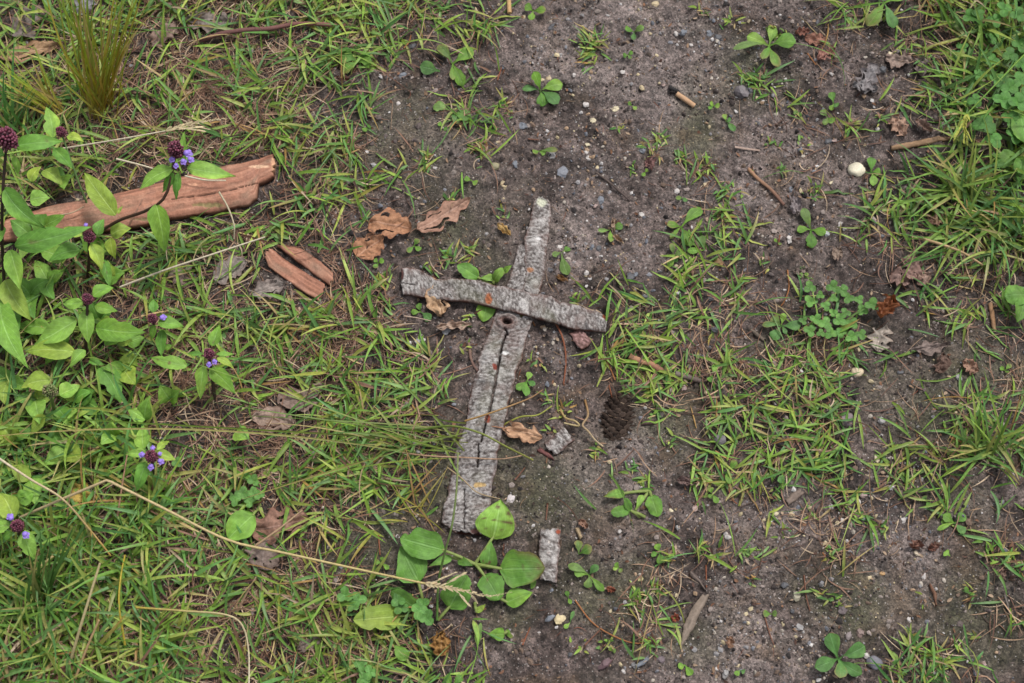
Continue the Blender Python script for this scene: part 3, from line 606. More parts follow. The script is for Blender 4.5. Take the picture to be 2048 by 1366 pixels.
# ------------------------------------------------------------------ twigs, chips, splinters
def twig(pts, w, c0, c1, name, label, cat='twig', flat=.85, group=None, segs=22, knobs=1, taper=.8, up=.001, part=None, smooth_k=8):
    s = PX(pts[0][1]); P = [G(x, y, up + w * s * .4) for x, y in pts]
    mb = MB(); tube(mb, P, w * s * .5, w * s * .5 * taper, c0, c1, n=8, segs=segs, flat=flat, knobs=knobs)
    if part:
        V = mb
    o = mb.build(name, M_wood); tag(o, label, cat, group); return o
twig([(400,82),(440,68),(490,60),(540,57),(600,47),(690,52)], 10, C8(112,78,74), C8(138,92,84), 'twig', 'long purplish brown twig lying in the grass at the upper left', knobs=1.5, up=.007)
twig([(1497,338),(1515,357),(1536,374),(1550,388),(1568,410)], 8, C8(176,136,104), C8(120,88,76), 'twig', 'slanting brown twig with pale tan ends on bare soil at the upper right')
twig([(1192,345),(1215,362),(1238,382),(1260,402)], 4, C8(100,86,78), C8(82,68,64), 'twig', 'thin dark twig up and right of the pale tip of the cross')
twig([(1259,712),(1280,722),(1300,727),(1318,738),(1334,744)], 14, C8(194,146,112), C8(150,104,84), 'twig', 'thick short twig with orange bared end in the grass right of the cross', knobs=1.6)
twig([(1350,747),(1375,754),(1402,762)], 12, C8(128,116,108), C8(104,88,80), 'twig', 'short grey brown twig end pointing right from the orange-ended twig', knobs=1.3)
twig([(1353,187),(1372,200),(1389,212)], 11, C8(206,166,130), C8(200,160,124), 'straw_piece', 'thick tan piece of cut straw on bare soil near the top', cat='straw', knobs=.2, taper=1)
twig([(1339,175),(1348,179),(1357,184)], 9, C8(48,44,44), C8(40,38,38), 'charred_chip', 'small black chip touching the upper end of the thick tan straw', cat='chip', knobs=2)
twig([(1017,-10),(1019,26)], 9, C8(206,170,118), C8(198,160,110), 'straw_piece', 'tan straw piece entering at the middle of the top edge', cat='straw', knobs=.2, taper=1)
twig([(1470,294),(1495,298),(1520,301)], 5, C8(184,160,146), C8(168,144,130), 'wood_splinter', 'thin pale splinter lying level above the slanting brown twig', cat='splinter', flat=.4)
twig([(937,685),(940,705),(942,718),(948,732),(955,742)], 6, C8(140,112,96), C8(110,84,76), 'twig', 'crooked brown twig touching the left edge of the lower bark strip', knobs=2)
def flat_piece(E1, E2, col, name, label, cat, th=.002, seed=0, **k):
    c = np.array(col)
    strip(E1, E2, name, label, cat, [c * 1.3, c, c * .6, c * .9], thick=th, curve=.0006, rough=.5, along=True, seed=seed, mat=M_wood, edge=c * .6, lichen=0, jit=.6, step=.0009, **k)
flat_piece([(1405,1186),(1385,1215),(1368,1250),(1361,1288)], [(1421,1190),(1402,1225),(1385,1262),(1366,1292)], C8(146,130,116), 'wood_splinter', 'weathered grey wood splinter with pointed lower end near the bottom', 'splinter', seed=800)
flat_piece([(1378,1148),(1395,1163),(1408,1178)], [(1383,1144),(1400,1157),(1414,1182)], C8(112,98,90), 'wood_splinter', 'thin dark splinter just above the weathered grey wood splinter', 'splinter', th=.0015, seed=810)
flat_piece([(1572,998),(1585,985),(1600,977)], [(1576,1010),(1592,1000),(1609,986)], C8(142,124,112), 'wood_chip', 'rectangular grey wood chip below the middle right grass', 'chip', seed=820)
flat_piece([(1778,293),(1810,286),(1850,279),(1896,275)], [(1780,299),(1812,297),(1850,290),(1898,281)], C8(160,128,98), 'wood_strip', 'flat orange brown strip of dry stem right of the big white pebble', 'stem', seed=830)
flat_piece([(1974,606),(1978,630),(1984,664)], [(1983,606),(1987,630),(1991,666)], C8(170,130,94), 'wood_strip', 'short tan stem piece between grass tufts near the right edge', 'stem', seed=840)
flat_piece([(1149,1056),(1154,1068),(1159,1082)], [(1156,1054),(1161,1066),(1167,1080)], C8(172,150,118), 'wood_chip', 'small tan wood chip right of the top of the upright bark chip', 'chip', seed=850)
flat_piece([(1499,658),(1515,670),(1530,680)], [(1503,653),(1520,664),(1536,677)], C8(126,112,98), 'wood_splinter', 'thin grey splinter beside the small seedling left of the clover patch', 'splinter', th=.0015, seed=860)
flat_piece([(1270,773),(1280,770),(1288,769)], [(1271,778),(1281,775),(1289,773)], C8(128,108,98), 'wood_splinter', 'tiny brown splinter lying over the top of the pine cone', 'splinter', th=.0012, seed=870)
flat_piece([(1283,838),(1295,836),(1310,837)], [(1284,848),(1297,848),(1311,847)], C8(92,72,66), 'wood_chip', 'dark brown flat chip just right of the pine cone', 'chip', th=.0015, seed=880)
flat_piece([(1858,1170),(1866,1190),(1872,1214)], [(1864,1169),(1872,1188),(1876,1213)], C8(128,92,72), 'wood_splinter', 'narrow brown splinter in the soil at the lower right', 'splinter', th=.0015, seed=890)
flat_piece([(2006,1190),(2012,1210),(2016,1222)], [(2011,1188),(2017,1206),(2020,1222)], C8(128,118,110), 'wood_splinter', 'narrow grey splinter at the lower right near the frame edge', 'splinter', th=.0015, seed=895)
NEED = [[(1108,640),(1124,672),(1131,705),(1131,735),(1127,768)],[(1056,634),(1064,642),(1070,652)],[(1044,1140),(1046,1170)],[(995,160),(1003,135)],[(808,96),(818,84),(822,70)],[(1056,278),(1078,280)],[(1560,470),(1556,492)],[(1575,540),(1578,575),(1570,600),(1562,612)],
        [(1608,1150),(1612,1190),(1620,1222)],[(1412,1130),(1413,1175)],[(1645,1105),(1655,1118)],[(1530,1235),(1540,1270),(1548,1290)],[(1218,770),(1224,795)],[(905,640),(898,655)],[(1095,1010),(1092,1040)],[(1455,965),(1462,995),(1474,1008)],[(1615,107),(1632,130)],[(1795,560),(1812,578)],[(1860,905),(1878,920)],[(1900,875),(1925,885)],
        [(1780,880),(1786,905)],[(757,1070),(760,1110)],[(675,1180),(700,1130)],[(1170,1290),(1200,1260)],[(1045,1290),(1060,1255)],[(1150,1200),(1190,1250),(1260,1285),(1310,1283)],[(1030,960),(1050,935)],[(1240,700),(1252,668)],[(1230,760),(1222,740),(1212,720)]]
for i, pts in enumerate(NEED):
    x = sum(p[0] for p in pts) / len(pts); y = sum(p[1] for p in pts) / len(pts)
    ln = math.hypot(pts[0][0] - pts[-1][0], pts[0][1] - pts[-1][1])
    d = 'long curved brown needle' if ln > 70 else ('reddish brown needle' if i % 2 else 'short orange brown needle')
    c = [C8(150,92,66), C8(168,112,70), C8(130,90,72)][i % 3]
    twig(pts, 4 if i == 0 else 3.2, c, c * .85, 'pine_needle', autolabel(d, x, y), cat='needle', group='dry needles fallen on the soil', knobs=.3, segs=12)

# ------------------------------------------------------------------ pine cone
def pine_cone():
    mb = MB(); s = PX(838); a, b, h = 27 * s, 50 * s, 14 * s
    c0 = G(1236, 838); c0[2] -= .001; rot = R(-8)
    v, f = ico()[2]; base = v * np.array([a * .85, b * .9, h * .8])
    def rt(V): return np.stack([V[:, 0] * math.cos(rot) - V[:, 1] * math.sin(rot), V[:, 0] * math.sin(rot) + V[:, 1] * math.cos(rot), V[:, 2]], 1) + c0
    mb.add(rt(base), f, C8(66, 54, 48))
    n = 120
    for i in range(n):
        t = (i + .5) / n; y = -b + 2 * b * t; ph = i * 2.39996
        yy = y / b; r = math.sqrt(max(0, 1 - yy * yy)) ** .8 * (1.05 - .25 * max(0, yy))
        nx, nz = math.cos(ph), math.sin(ph)
        if nz < -.3: continue
        C = np.array([a * r * nx, y, h * r * nz]); out = unit(np.array([nx / a * r, y / b / b * .6 + 0, nz / h * r]) * 1.0)
        axd = unit(np.array([out[0] * .3, 1.0, out[2] * .3])); sd = unit(np.cross(axd, out)); L = b * .2 * rnd.uniform(.8, 1.15); wd = a * .26 * rnd.uniform(.8, 1.1)
        out = unit(np.cross(sd, axd)); 
        if out @ np.array([nx, 0, nz]) < 0: out = -out
        tt = np.linspace(0, 1, 5); V = []; CC = []; shade = rnd.uniform(.75, 1.4)
        for k in tt:
            w_ = wd * math.sin(math.pi * (.18 + .72 * k)) ** .7
            for u in (-1, -.5, 0, .5, 1):
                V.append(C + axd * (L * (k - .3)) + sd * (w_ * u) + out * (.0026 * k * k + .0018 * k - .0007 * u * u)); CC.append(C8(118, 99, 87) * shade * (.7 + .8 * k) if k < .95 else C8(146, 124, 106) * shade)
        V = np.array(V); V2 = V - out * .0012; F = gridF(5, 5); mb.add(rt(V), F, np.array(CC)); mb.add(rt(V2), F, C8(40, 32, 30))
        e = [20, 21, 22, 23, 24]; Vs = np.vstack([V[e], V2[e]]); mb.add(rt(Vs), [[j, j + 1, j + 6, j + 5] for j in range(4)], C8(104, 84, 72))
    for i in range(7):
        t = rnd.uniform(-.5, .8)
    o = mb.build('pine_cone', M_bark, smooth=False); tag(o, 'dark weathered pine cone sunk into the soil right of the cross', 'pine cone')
pine_cone()

# ------------------------------------------------------------------ dead leaves
def dead_leaf(x, y, L, wd, ang, col, desc, lobes=.25, crumple=1.0, stem=False, label=None, up=.002, vein=.3, seed=None, col2=None, curlup=0.0):
    s = PX(y); sd = rnd.random() * 90 if seed is None else seed; L = L * s; wd = wd * s
    ns, nc = 34, 18; T, U = np.meshgrid(np.linspace(0, 1, ns), np.linspace(-1, 1, nc + 1), indexing='ij')
    prof = np.sin(np.pi * np.clip(T, 0, 1) ** .85) ** .55
    side = np.sign(U) * 3.3
    ed = 1 + lobes * np.sin(T * 21 + sd + side) * (.6 + .4 * vn(T * 3, side, 1, 3)) + .22 * vn(T * 8 + sd, side, 1., 4) + .12 * vn(T * 19 + sd, side, 1., 5)
    lat = U * prof * wd * .5 * ed
    lx = (T - .5) * L * (1 + .06 * vn(U * 2 + sd, T * 0, 1., 6)) + bool(1) * .08 * L * vn(T * 2 + sd, U * 0, 1., 7) * 0
    lat = lat + .12 * wd * np.sin(T * 3 + sd)
    z = crumple * (.0028 * vn(T * 4 + sd, U * 1.6, 1., 8) + .0014 * vn(T * 9 + sd, U * 4, 1., 9) + .0007 * vn(T * 20 + sd, U * 9, 1, 10)) + .0012 * np.abs(U) * crumple + curlup * np.abs(U) ** 2 * wd
    z = z - .0009 * np.exp(-(U / .12) ** 2)
    a = R(ang); ca, sa = math.cos(a), math.sin(a); P = G(x, y)
    X = P[0] + lx * ca - lat * sa; Y = P[1] + lx * sa + lat * ca
    Z = np.maximum(.35 * TH(X, Y) + .65 * P[2] + up + .0022 * crumple + z, TH(X, Y) + .0008)
    col = np.array(col); c2 = col * np.array([.72, .62, .6]) if col2 is None else np.array(col2)
    k = np.clip(.5 + .7 * vn(T * 4 + sd, U * 2, 1., 12) + .3 * vn(T * 14, U * 7 + sd, 1, 13), 0, 1)[..., None]
    c = col * (1 - k) + (col * .8 + c2 * .2) * k; ke = np.clip(np.abs(U) ** 4 * .8 + .3 * vn(T * 9, U * 3 + sd, 1, 14), 0, 1)[..., None]; c = c * (1 - ke) + c2 * ke
    mb = MB(); UV = np.stack([U * .5 + .5, T], -1); Fq = gridF(ns, nc + 1)
    # holes and bites
    cen = .25 * (T[:-1, :-1] + T[1:, 1:] + T[:-1, 1:] + T[1:, :-1]); cu = .25 * (U[:-1, :-1] + U[1:, 1:] + U[:-1, 1:] + U[1:, :-1])
    hole = (vn(cen * 6 + sd, cu * 3, 1., 15) >.9 - .1 * lobes) | ((vn(cen * 3.5 + sd, cu * 2, 1., 16) > .55) & (np.abs(cu) > .45))
    Fq = Fq[~hole.ravel()]
    mb.add(np.stack([X, Y, Z], -1).reshape(-1, 3), Fq, c.reshape(-1, 3), UV.reshape(-1, 2))
    if stem:
        e = np.array([X[0, nc // 2], Y[0, nc // 2], Z[0, nc // 2]]); d = np.array([-ca, -sa, 0]) * L * .35
        tube(mb, [e - d * .3, e, e + d * .6 + np.array([0, 0, .001]), e + d + np.array([.001, 0, -.001])], .0007, .0006, c2, n=5, segs=8)
    o = mb.build('dead_leaf', M_dead); tag(o, label or autolabel(desc, x, y), 'dead leaf', 'dead tree leaves scattered on the ground'); return o
OB = C8(188,138,104); PT = C8(188,148,126); TA = C8(206,172,136); GY_ = C8(160,148,140); GB_ = C8(150,124,110); BP = C8(160,118,100)
DL = [(782,452,82,66,-20,OB,'orange brown crumpled leaf',.07,1.0,1),(742,497,68,52,50,OB,'smaller orange brown leaf',.1,1.0,0),(888,430,125,42,28,PT,'long pinkish tan torn leaf',.3,.8,0),(876,606,62,44,95,TA,'crumpled tan leaf',.12,1.6,0),
      (908,655,72,20,8,C8(196,170,150),'narrow curled pale leaf',.3,1.5,0),(1045,868,80,36,-8,C8(206,164,130),'veined tan leaf',.12,1.2,1),(462,542,72,50,20,GY_,'pale grey leaf',.12,.7,0),(366,556,62,50,-40,C8(158,136,124),'ragged grey brown leaf',.35,1.0,0),(538,582,66,40,10,GY_,'grey leaf',.15,.9,0),
      (604,792,96,56,25,C8(156,134,122),'large grey brown leaf',.15,1.0,0),(548,845,84,52,-15,C8(170,146,130),'grey tan leaf',.15,1.0,0),(562,1048,116,66,5,C8(160,122,104),'broad brown leaf',.2,1.0,0),(535,1112,60,60,80,C8(140,122,112),'grey brown leaf',.2,1.0,0),
      (60,105,120,40,12,C8(188,152,116),'long tan leaf',.15,1.0,0),(55,48,90,60,40,C8(134,122,116),'grey leaf',.3,1.0,0),(418,48,90,45,-10,C8(150,138,130),'grey torn leaf',.3,1.0,0),(330,75,70,40,60,C8(156,132,118),'grey brown leaf',.3,1.,0),(172,8,60,40,60,C8(150,148,150),'pale grey leaf',.3,1.,0),
      (1630,82,44,24,-20,C8(172,124,104),'reddish tan leaf scrap',.3,1.1,0),(1650,112,40,30,20,C8(178,130,116),'pink brown leaf scrap',.3,1.1,0),(1604,68,30,18,0,C8(150,104,88),'dark reddish leaf scrap',.3,1.,0),
      (1738,160,66,36,55,C8(148,142,142),'lobed grey leaf',.45,1.0,0),(1795,122,50,38,-20,C8(160,140,128),'grey tan leaf',.35,1.0,0),(1844,138,42,36,70,C8(142,128,122),'grey leaf',.25,1.0,0),(1728,178,50,22,-20,C8(140,136,136),'narrow grey leaf scrap',.4,1.0,0),
      (1795,256,48,36,-50,C8(186,152,130),'tan curled leaf scrap',.3,1.4,0),(1845,255,40,20,-40,C8(150,124,110),'brown leaf scrap',.3,1.4,0),(1825,540,52,44,60,C8(164,132,120),'brown pink leaf',.3,1.2,0),(1797,562,46,36,-30,C8(156,128,118),'pinkish grey leaf',.3,1.2,0),(1846,560,34,26,20,C8(168,140,124),'small tan leaf',.2,1.2,0),
      (1768,622,46,40,70,C8(164,104,68),'',.2,2.2,0),(1762,680,58,40,75,C8(190,178,164),'pale grey lobed leaf',.5,.8,0),(1860,695,70,26,10,C8(146,130,122),'grey brown leaf',.35,1.1,0),(1881,730,44,30,85,C8(120,96,84),'dark brown leaf',.15,1.4,0),(1938,735,36,28,-30,C8(178,142,120),'pointed tan leaf',.2,1.2,0),
      (1860,405,56,30,-20,C8(150,114,98),'brown leaf',.3,1.3,0),(1868,440,40,26,30,C8(166,130,110),'tan brown leaf scrap',.3,1.3,0),(172,988,66,40,-40,C8(206,178,92),'yellow leaf with brown edges',.08,1.2,0),(110,1352,100,44,10,C8(150,106,88),'brown leaf',.2,1.0,0),(880,1288,50,36,80,C8(170,128,72),'curled yellow brown leaf',.2,2.0,0),
      (1372,966,40,16,-8,C8(146,122,116),'narrow mauve leaf scrap',.2,1.3,0),(1297,332,26,22,-60,C8(156,118,112),'pinkish leaf scrap',.3,1.2,0),(1828,1090,20,26,60,C8(150,110,94),'small brown leaf scrap',.3,1.2,0),(688,162,28,12,-15,C8(120,80,68),'dark reddish leaf scrap',.2,1.2,0),(585,283,26,16,50,C8(176,146,124),'tan leaf scrap',.2,1.2,0),
      (1965,30,20,14,50,PT,'tan leaf scrap',.2,1.,0),(1060,20,0,0,0,0,0,0,0,0),(1590,415,26,40,20,C8(150,140,140),'grey leaf scrap',.4,1.,0),(1008,462,36,14,-40,C8(214,176,110),'orange cream flake of leaf',.2,1.0,0),(1227,452,12,30,0,C8(196,170,146),'pale tan leaf scrap',.2,1,0),(1122,560,14,24,70,C8(170,132,90),'tan leaf scrap',.2,1,0),
      (1235,480,22,12,-40,C8(190,160,130),'cream leaf scrap',.2,1,0),(1166,1050,24,16,-30,C8(160,124,104),'brown leaf scrap',.2,1,0),(1222,1180,20,12,0,C8(160,96,72),'red brown leaf scrap',.2,.8,0),(1350,1237,20,16,0,C8(160,88,66),'rust coloured leaf scrap',.2,.8,0),(1460,1285,24,16,60,C8(176,138,112),'tan leaf scrap',.4,1.,0),
      (1865,1095,22,16,0,C8(130,92,78),'dark red brown leaf scrap',.3,1,0),(270,1340,80,40,30,C8(140,112,98),'brown leaf',.3,1,0),(620,1290,50,26,20,C8(140,124,114),'grey leaf scrap',.3,1,0),(1600,545,30,20,20,C8(150,134,124),'grey tan leaf scrap',.4,1,0),(1672,512,24,30,0,C8(160,140,124),'tan leaf scrap',.3,1,0),(2000,1150,26,14,40,GB_,'brown leaf scrap',.3,1,0)]
for d in DL:
    if d[2] == 0: continue
    if d[0] == 1768: dead_leaf(1768, 622, 46, 40, 70, d[5], '', .2, 2.2, label='orange brown leaf curled over on itself below the clover patch', up=.004, curlup=.3)
    else: dead_leaf(d[0], d[1], d[2], d[3], d[4], d[5], d[6], d[7], d[8], bool(d[9]), up=.003 if d[0] < 700 else .0015)

# ------------------------------------------------------------------ broadleaf rosettes and seedlings
GL1 = C8(124,170,64); GL2 = C8(104,152,60); GL3 = C8(144,188,80); GL4 = C8(98,146,74); GLY = C8(156,184,74)
SED = 'small seedlings scattered over the soil'
def seedling(cx, cy, tips, desc=None, label=None, h=.006, shape='obovate', mat=None, group=SED, name='seedling', cat='seedling', col=None, spots=0.0, teeth=.06):
    b = G(cx, cy, .001)
    t = thing(name, b, label or autolabel(desc or ('%s-leaved green seedling' % {1: 'one', 2: 'two', 3: 'three', 4: 'four', 5: 'five', 6: 'six'}.get(len(tips), 'many')), cx, cy), cat, group)
    for (x, y, w) in tips:
        s = PX(y); tip = G(x, y, rnd.uniform(.002, h)); mb = MB(); L = np.linalg.norm(tip - b)
        c = (col if col is not None else [GL1, GL2, GL3, GL4, GL1 * .85, C8(118, 150, 76)][rnd.randrange(6)]) * rnd.uniform(.8, 1.12)
        leaf(mb, b, tip, w * s * 1.12, shape, arch=rnd.uniform(.06, .16), fold=rnd.uniform(.05, .22), wave=.05, teeth=teeth, roll=rnd.uniform(-.25, .25), col=c, bend=rnd.uniform(-.06, .06), spots=spots or rnd.choice([0, 0, .1]), ns=14, notch=rnd.choice([0, 0, 0, .3]), tipcol=rnd.choice([None, None, None, C8(150, 140, 84)]))
        mb.build('leaf', mat or M_leaf, t)
    return t
seedling(1080,182,[(1067,143,19),(1044,178,13),(1126,168,23),(1116,208,24),(1086,213,24)], label='five-leaved bright green seedling up from the pale tip of the cross, near the top', name='rosette', cat='rosette', group=None, h=.012)
seedling(1538,92,[(1592,84,36),(1546,52,18),(1494,72,26),(1466,98,15),(1557,134,18),(1524,118,16)], label='six-leaved bright green rosette near the top, right of centre', name='rosette', cat='rosette', group=None, h=.016)
seedling(1676,1318,[(1660,1266,30),(1730,1292,28),(1630,1336,26),(1680,1356,24),(1724,1348,24)], label='five-leaved fresh green rosette alone on bare soil at the bottom right', name='rosette', cat='rosette', group=None, h=.016, col=GL4*1.1)
seedling(1768,6,[(1734,52,28),(1787,56,26),(1748,-25,26),(1810,-20,26)], label='green plantain rosette cut by the top edge at the upper right', name='rosette', cat='rosette', group=None, h=.016, mat=M_plan)
for a in [(1066,22,[(1050,10,16),(1092,20,16),(1062,40,13)]),(1268,65,[(1250,58,14),(1288,54,14),(1267,80,9)]),(716,124,[(674,110,32),(744,120,30),(686,146,22)]),(905,128,[(876,90,20),(946,98,25),(926,172,22),(906,160,12)]),(880,142,[(840,132,28)]),(900,222,[(866,213,24),(942,236,26),(918,248,14)]),
          (1124,505,[(1105,512,13),(1140,496,13),(1136,550,18)]),(1220,460,[(1196,461,10),(1246,450,14),(1221,484,12)]),(1362,455,[(1404,416,22),(1334,450,18),(1384,492,24),(1340,478,10)]),(1347,512,[(1343,486,12),(1362,504,12),(1336,534,12),(1354,524,9)]),(1622,460,[(1606,416,20),(1652,466,18),(1594,462,16),(1624,496,22)]),
          (1562,652,[(1543,634,18),(1568,626,11),(1602,650,20),(1546,680,20),(1524,650,12),(1572,668,9)]),(1606,545,[(1604,532,10),(1598,556,8),(1616,552,8)]),(1452,243,[(1446,228,10),(1462,240,12),(1470,262,12)]),(1428,212,[(1420,204,9),(1440,212,12),(1418,219,8)]),(1667,208,[(1662,184,14),(1676,212,12),(1660,220,10)]),
          (1157,1108,[(1155,1080,16),(1183,1092,18)]),(1178,1150,[(1148,1142,18),(1196,1130,15),(1174,1176,17),(1208,1182,14),(1136,1130,16)]),(1318,1105,[(1311,1088,14),(1302,1112,0.1+10),(1330,1126,12),(1318,1128,12)]),(1238,1136,[(1230,1126,10),(1244,1144,10),(1226,1140,8)]),(1456,938,[(1444,926,14),(1474,922,16),(1458,968,12)]),
          (1424,988,[(1420,974,11),(1436,1006,12),(1418,996,9)]),(1853,1002,[(1846,992,12),(1860,1014,11)]),(1908,1046,[(1886,1030,19),(1930,1028,19),(1928,1068,17),(1882,1044,12),(1874,1060,9)]),(1542,1228,[(1526,1228,14),(1554,1226,13)]),(1136,1196,[(1132,1182,9),(1142,1208,8)]),(1054,762,[(1032,778,15),(1060,744,13),(1052,792,15),(1070,770,11)]),
          (828,492,[(814,504,11),(838,478,12),(842,500,11)]),(757,526,[(748,536,10),(768,520,12),(748,518,9)]),(1742,345,[(1741,314,18),(1762,346,17),(1746,372,14)]),(764,1126,[(750,1124,11),(766,1114,10),(778,1138,9)]),(842,624,[(838,606,12),(822,624,11),(862,640,16)]),(944,362,[(928,358,13),(954,368,13)]),(885,254,[(876,246,9),(894,260,9)]),
          (734,256,[(726,262,10),(740,250,10)]),(1074,1146,[(1062,1178,9)]),(1224,1302,[(1218,1296,8),(1232,1302,9)]),(1290,345,[(1284,352,8),(1296,338,8)]),(1078,302,[(1066,306,12),(1092,306,13),(1116,300,10)]),(1264,212,[(1256,204,8),(1272,220,9)]),(1256,110,[(1246,112,11),(1266,104,8),(1262,118,8)]),(1366,395,[(1352,398,9),(1372,404,9)]),
          (955,1300,[(946,1240,10),(958,1262,12),(962,1245,10)]),(1010,1268,[(1020,1262,10),(1026,1274,9)]),(1370,1330,[(1356,1334,13),(1384,1350,14)]),(1480,1340,[(1470,1350,11),(1490,1344,9)]),(1140,1285-40,[(1148,1222,8),(1128,1256,9)]),(1424,750,[(1432,730,12),(1420,764,16)]),(1555,485,[(1548,478,7),(1562,490,7)]),(1938,1185,[(1928,1176,10),(1946,1190,9)]),
          (905,1370,[(892,1350,16),(925,1352,16)]),(1900,1112,[(1888,1104,16)]),(1570,968,[(1556,955,18),(1560,974,14)]),(1655,235,[(1640,222,12),(1668,244,14),(1648,250,12)]),(1595,232,[(1588,222,10),(1604,228,9)]),(1820,395,[(1812,388,10),(1834,404,9)]),(2010,742,[(2000,734,9),(2022,728,9),(2016,746,8)]),(1410,500,[(1392,476,26),(1374,502,12)])]:
    seedling(*a)
# ragged lobed leaf plants
def broad(name, label, cat, base, leaves, mat=None, group=None, hgt=.02):
    b = G(*base); t = thing(name, b, label, cat, group)
    for lf in leaves:
        (bx, by), (tx, ty), w, shape = lf[:4]; o = lf[4] if len(lf) > 4 else {}
        zb = o.get('zb', .005); zt = o.get('zt', .008); mb = MB()
        Pb = G(bx, by, zb); Pt = G(tx, ty, zt); c = o.get('col', GL1) * rnd.uniform(.92, 1.08)
        leaf(mb, Pb, Pt, w * PX((by + ty) / 2), shape, arch=o.get('arch', .07), fold=o.get('fold', .1), wave=o.get('wave', .05), teeth=o.get('teeth', .06), roll=o.get('roll', rnd.uniform(-.2, .2)), col=c, ns=26, nc=12, spots=o.get('spots', 0), notch=o.get('notch', 0), bend=o.get('bend', 0), curl=o.get('curl', 0), tipcol=o.get('tipcol'))
        lo = mb.build('leaf', mat or M_plan, t)
        st = o.get('from', base)
        if st:
            mb2 = MB(); p0 = G(st[0], st[1], .002); pm = (p0 + Pb) / 2 + np.array([0, 0, .002]); tube(mb2, [p0, pm, Pb + (Pt - Pb) * .06], .0016, .0013, o.get('pcol', C8(150, 168, 90)), flat=.6, n=6, segs=9); mb2.build('leaf_stalk', M_plan, t)
    return t
broad('plantain', 'large plantain with broad ribbed leaves at the foot of the bark cross', 'plantain', (950,1128), [
    ((986,1078),(1001,998),82,'ovate',dict(col=GL3*1.05,spots=.35,zt=.014,arch=.12)),
    ((1000,1138),(1090,1136),74,'plantain',dict(col=GL2,zt=.014,zb=.01,spots=.15,tipcol=C8(112,92,50),arch=.1)),
    ((978,1138),(982,1082),36,'ovate',dict(col=GL2*1.1,spots=.35,arch=.12)),
    ((968,1150),(998,1200),52,'round',dict(col=GL2,spots=.2,teeth=.2,arch=.12,fold=.2)),
    ((888,1100),(800,1076),62,'plantain',dict(col=GL2*1.1,notch=.55,zt=.014,zb=.01,roll=.1)),
    ((838,1164),(800,1092),64,'ovate',dict(col=GL2*1.1,zt=.007,zb=.004,**{'from':(846,1205)})),
    ((905,1114),(858,1132),18,'ovate',dict(col=GL2)),
    ((916,1120),(946,1132),18,'ovate',dict(col=GL2*.8,teeth=.3,arch=.2)),
    ((898,1216),(934,1150),62,'plantain',dict(col=GL2*1.05,zt=.012,notch=.25,**{'from':(876,1240)})),
    ((1012,1206),(1066,1184),38,'ovate',dict(col=GL1,fold=.3,**{'from':(990,1190)})),
    ((838,1218),(782,1180),36,'round',dict(col=GL2*.85,zt=.012,teeth=.2,roll=.4,**{'from':(850,1240)})),
    ((802,1232),(706,1240),54,'plantain',dict(col=GLY*.95,zt=.014,notch=.25,**{'from':(850,1230)})),
    ((1010,1268),(975,1268),26,'ovate',dict(col=GL1,**{'from':(1014,1262)})),
    ((952,1225),(972,1208),12,'ovate',dict(col=GLY,**{'from':(950,1205)})),
    ((815,1320),(788,1290),26,'ovate',dict(col=GL1,**{'from':(826,1345)}))])
broad('plantain', 'plantain half hidden by the crossbar, one leaf above it and one below', 'plantain', (985,572), [
    ((975,600),(967,644),36,'plantain',dict(col=GL1,arch=.05,zb=.004,zt=.003,roll=0,**{'from':None})),
    ((958,556),(914,530),32,'plantain',dict(col=GL2*1.15,notch=.2,zt=.01)), ((988,562),(1006,536),20,'round',dict(col=GL3,teeth=.25,arch=.2,zt=.014)), ((990,556),(960,556),15,'ovate',dict(col=GL3,teeth=.25)), ((1008,545),(1024,530),14,'ovate',dict(col=GL3,zt=.012,**{'from':(992,566)}))])
broad('plantain', 'single round plantain leaf in the lower left grass below the long straw', 'plantain', (515,1020), [((508,1028),(456,1078),54,'plantain',dict(col=GL1*1.1,zb=.012,zt=.016,roll=.1))])
broad('broadleaf_plant', 'low green plant with lobed leaves on bare soil below the pine cone', 'plant', (1298,982), [
    ((1302,990),(1316,1034),32,'round',dict(teeth=.35,col=GL2*1.1,zb=.003,zt=.006)), ((1258,1020),(1222,1026),24,'round',dict(teeth=.35,col=GL2,**{'from':(1290,1034)})), ((1270,1022),(1286,990),14,'obovate',dict(teeth=.1,col=GL3,zb=.002,zt=.006)),
    ((1250,986),(1206,994),22,'ovate',dict(col=GL1,spots=.3,tipcol=C8(120,90,56),zb=.003)), ((1262,1022),(1250,996),16,'round',dict(teeth=.3,col=GL2,**{'from':(1280,1034)}))], mat=M_leaf)
broad('broadleaf_plant', 'glossy notched leaf cut by the right edge, above the middle', 'plant', (2060,605), [((2055,590),(2008,592),46,'round',dict(col=GL2,teeth=.1,zb=.02,zt=.02)), ((2050,598),(2034,645),36,'ovate',dict(col=GL2,zb=.02,zt=.018))], mat=M_leaf)
broad('broadleaf_plant', 'round green leaf at the right edge below the top right clovers', 'plant', (2055,340), [((2046,318),(2036,346),34,'round',dict(col=GL2*1.1,zb=.02,zt=.024)), ((2028,305),(1996,334),36,'round',dict(col=GL2*.9,zb=.01,zt=.01)), ((2040,230),(2050,285),50,'round',dict(col=GL2,zb=.02,zt=.02))], mat=M_leaf)

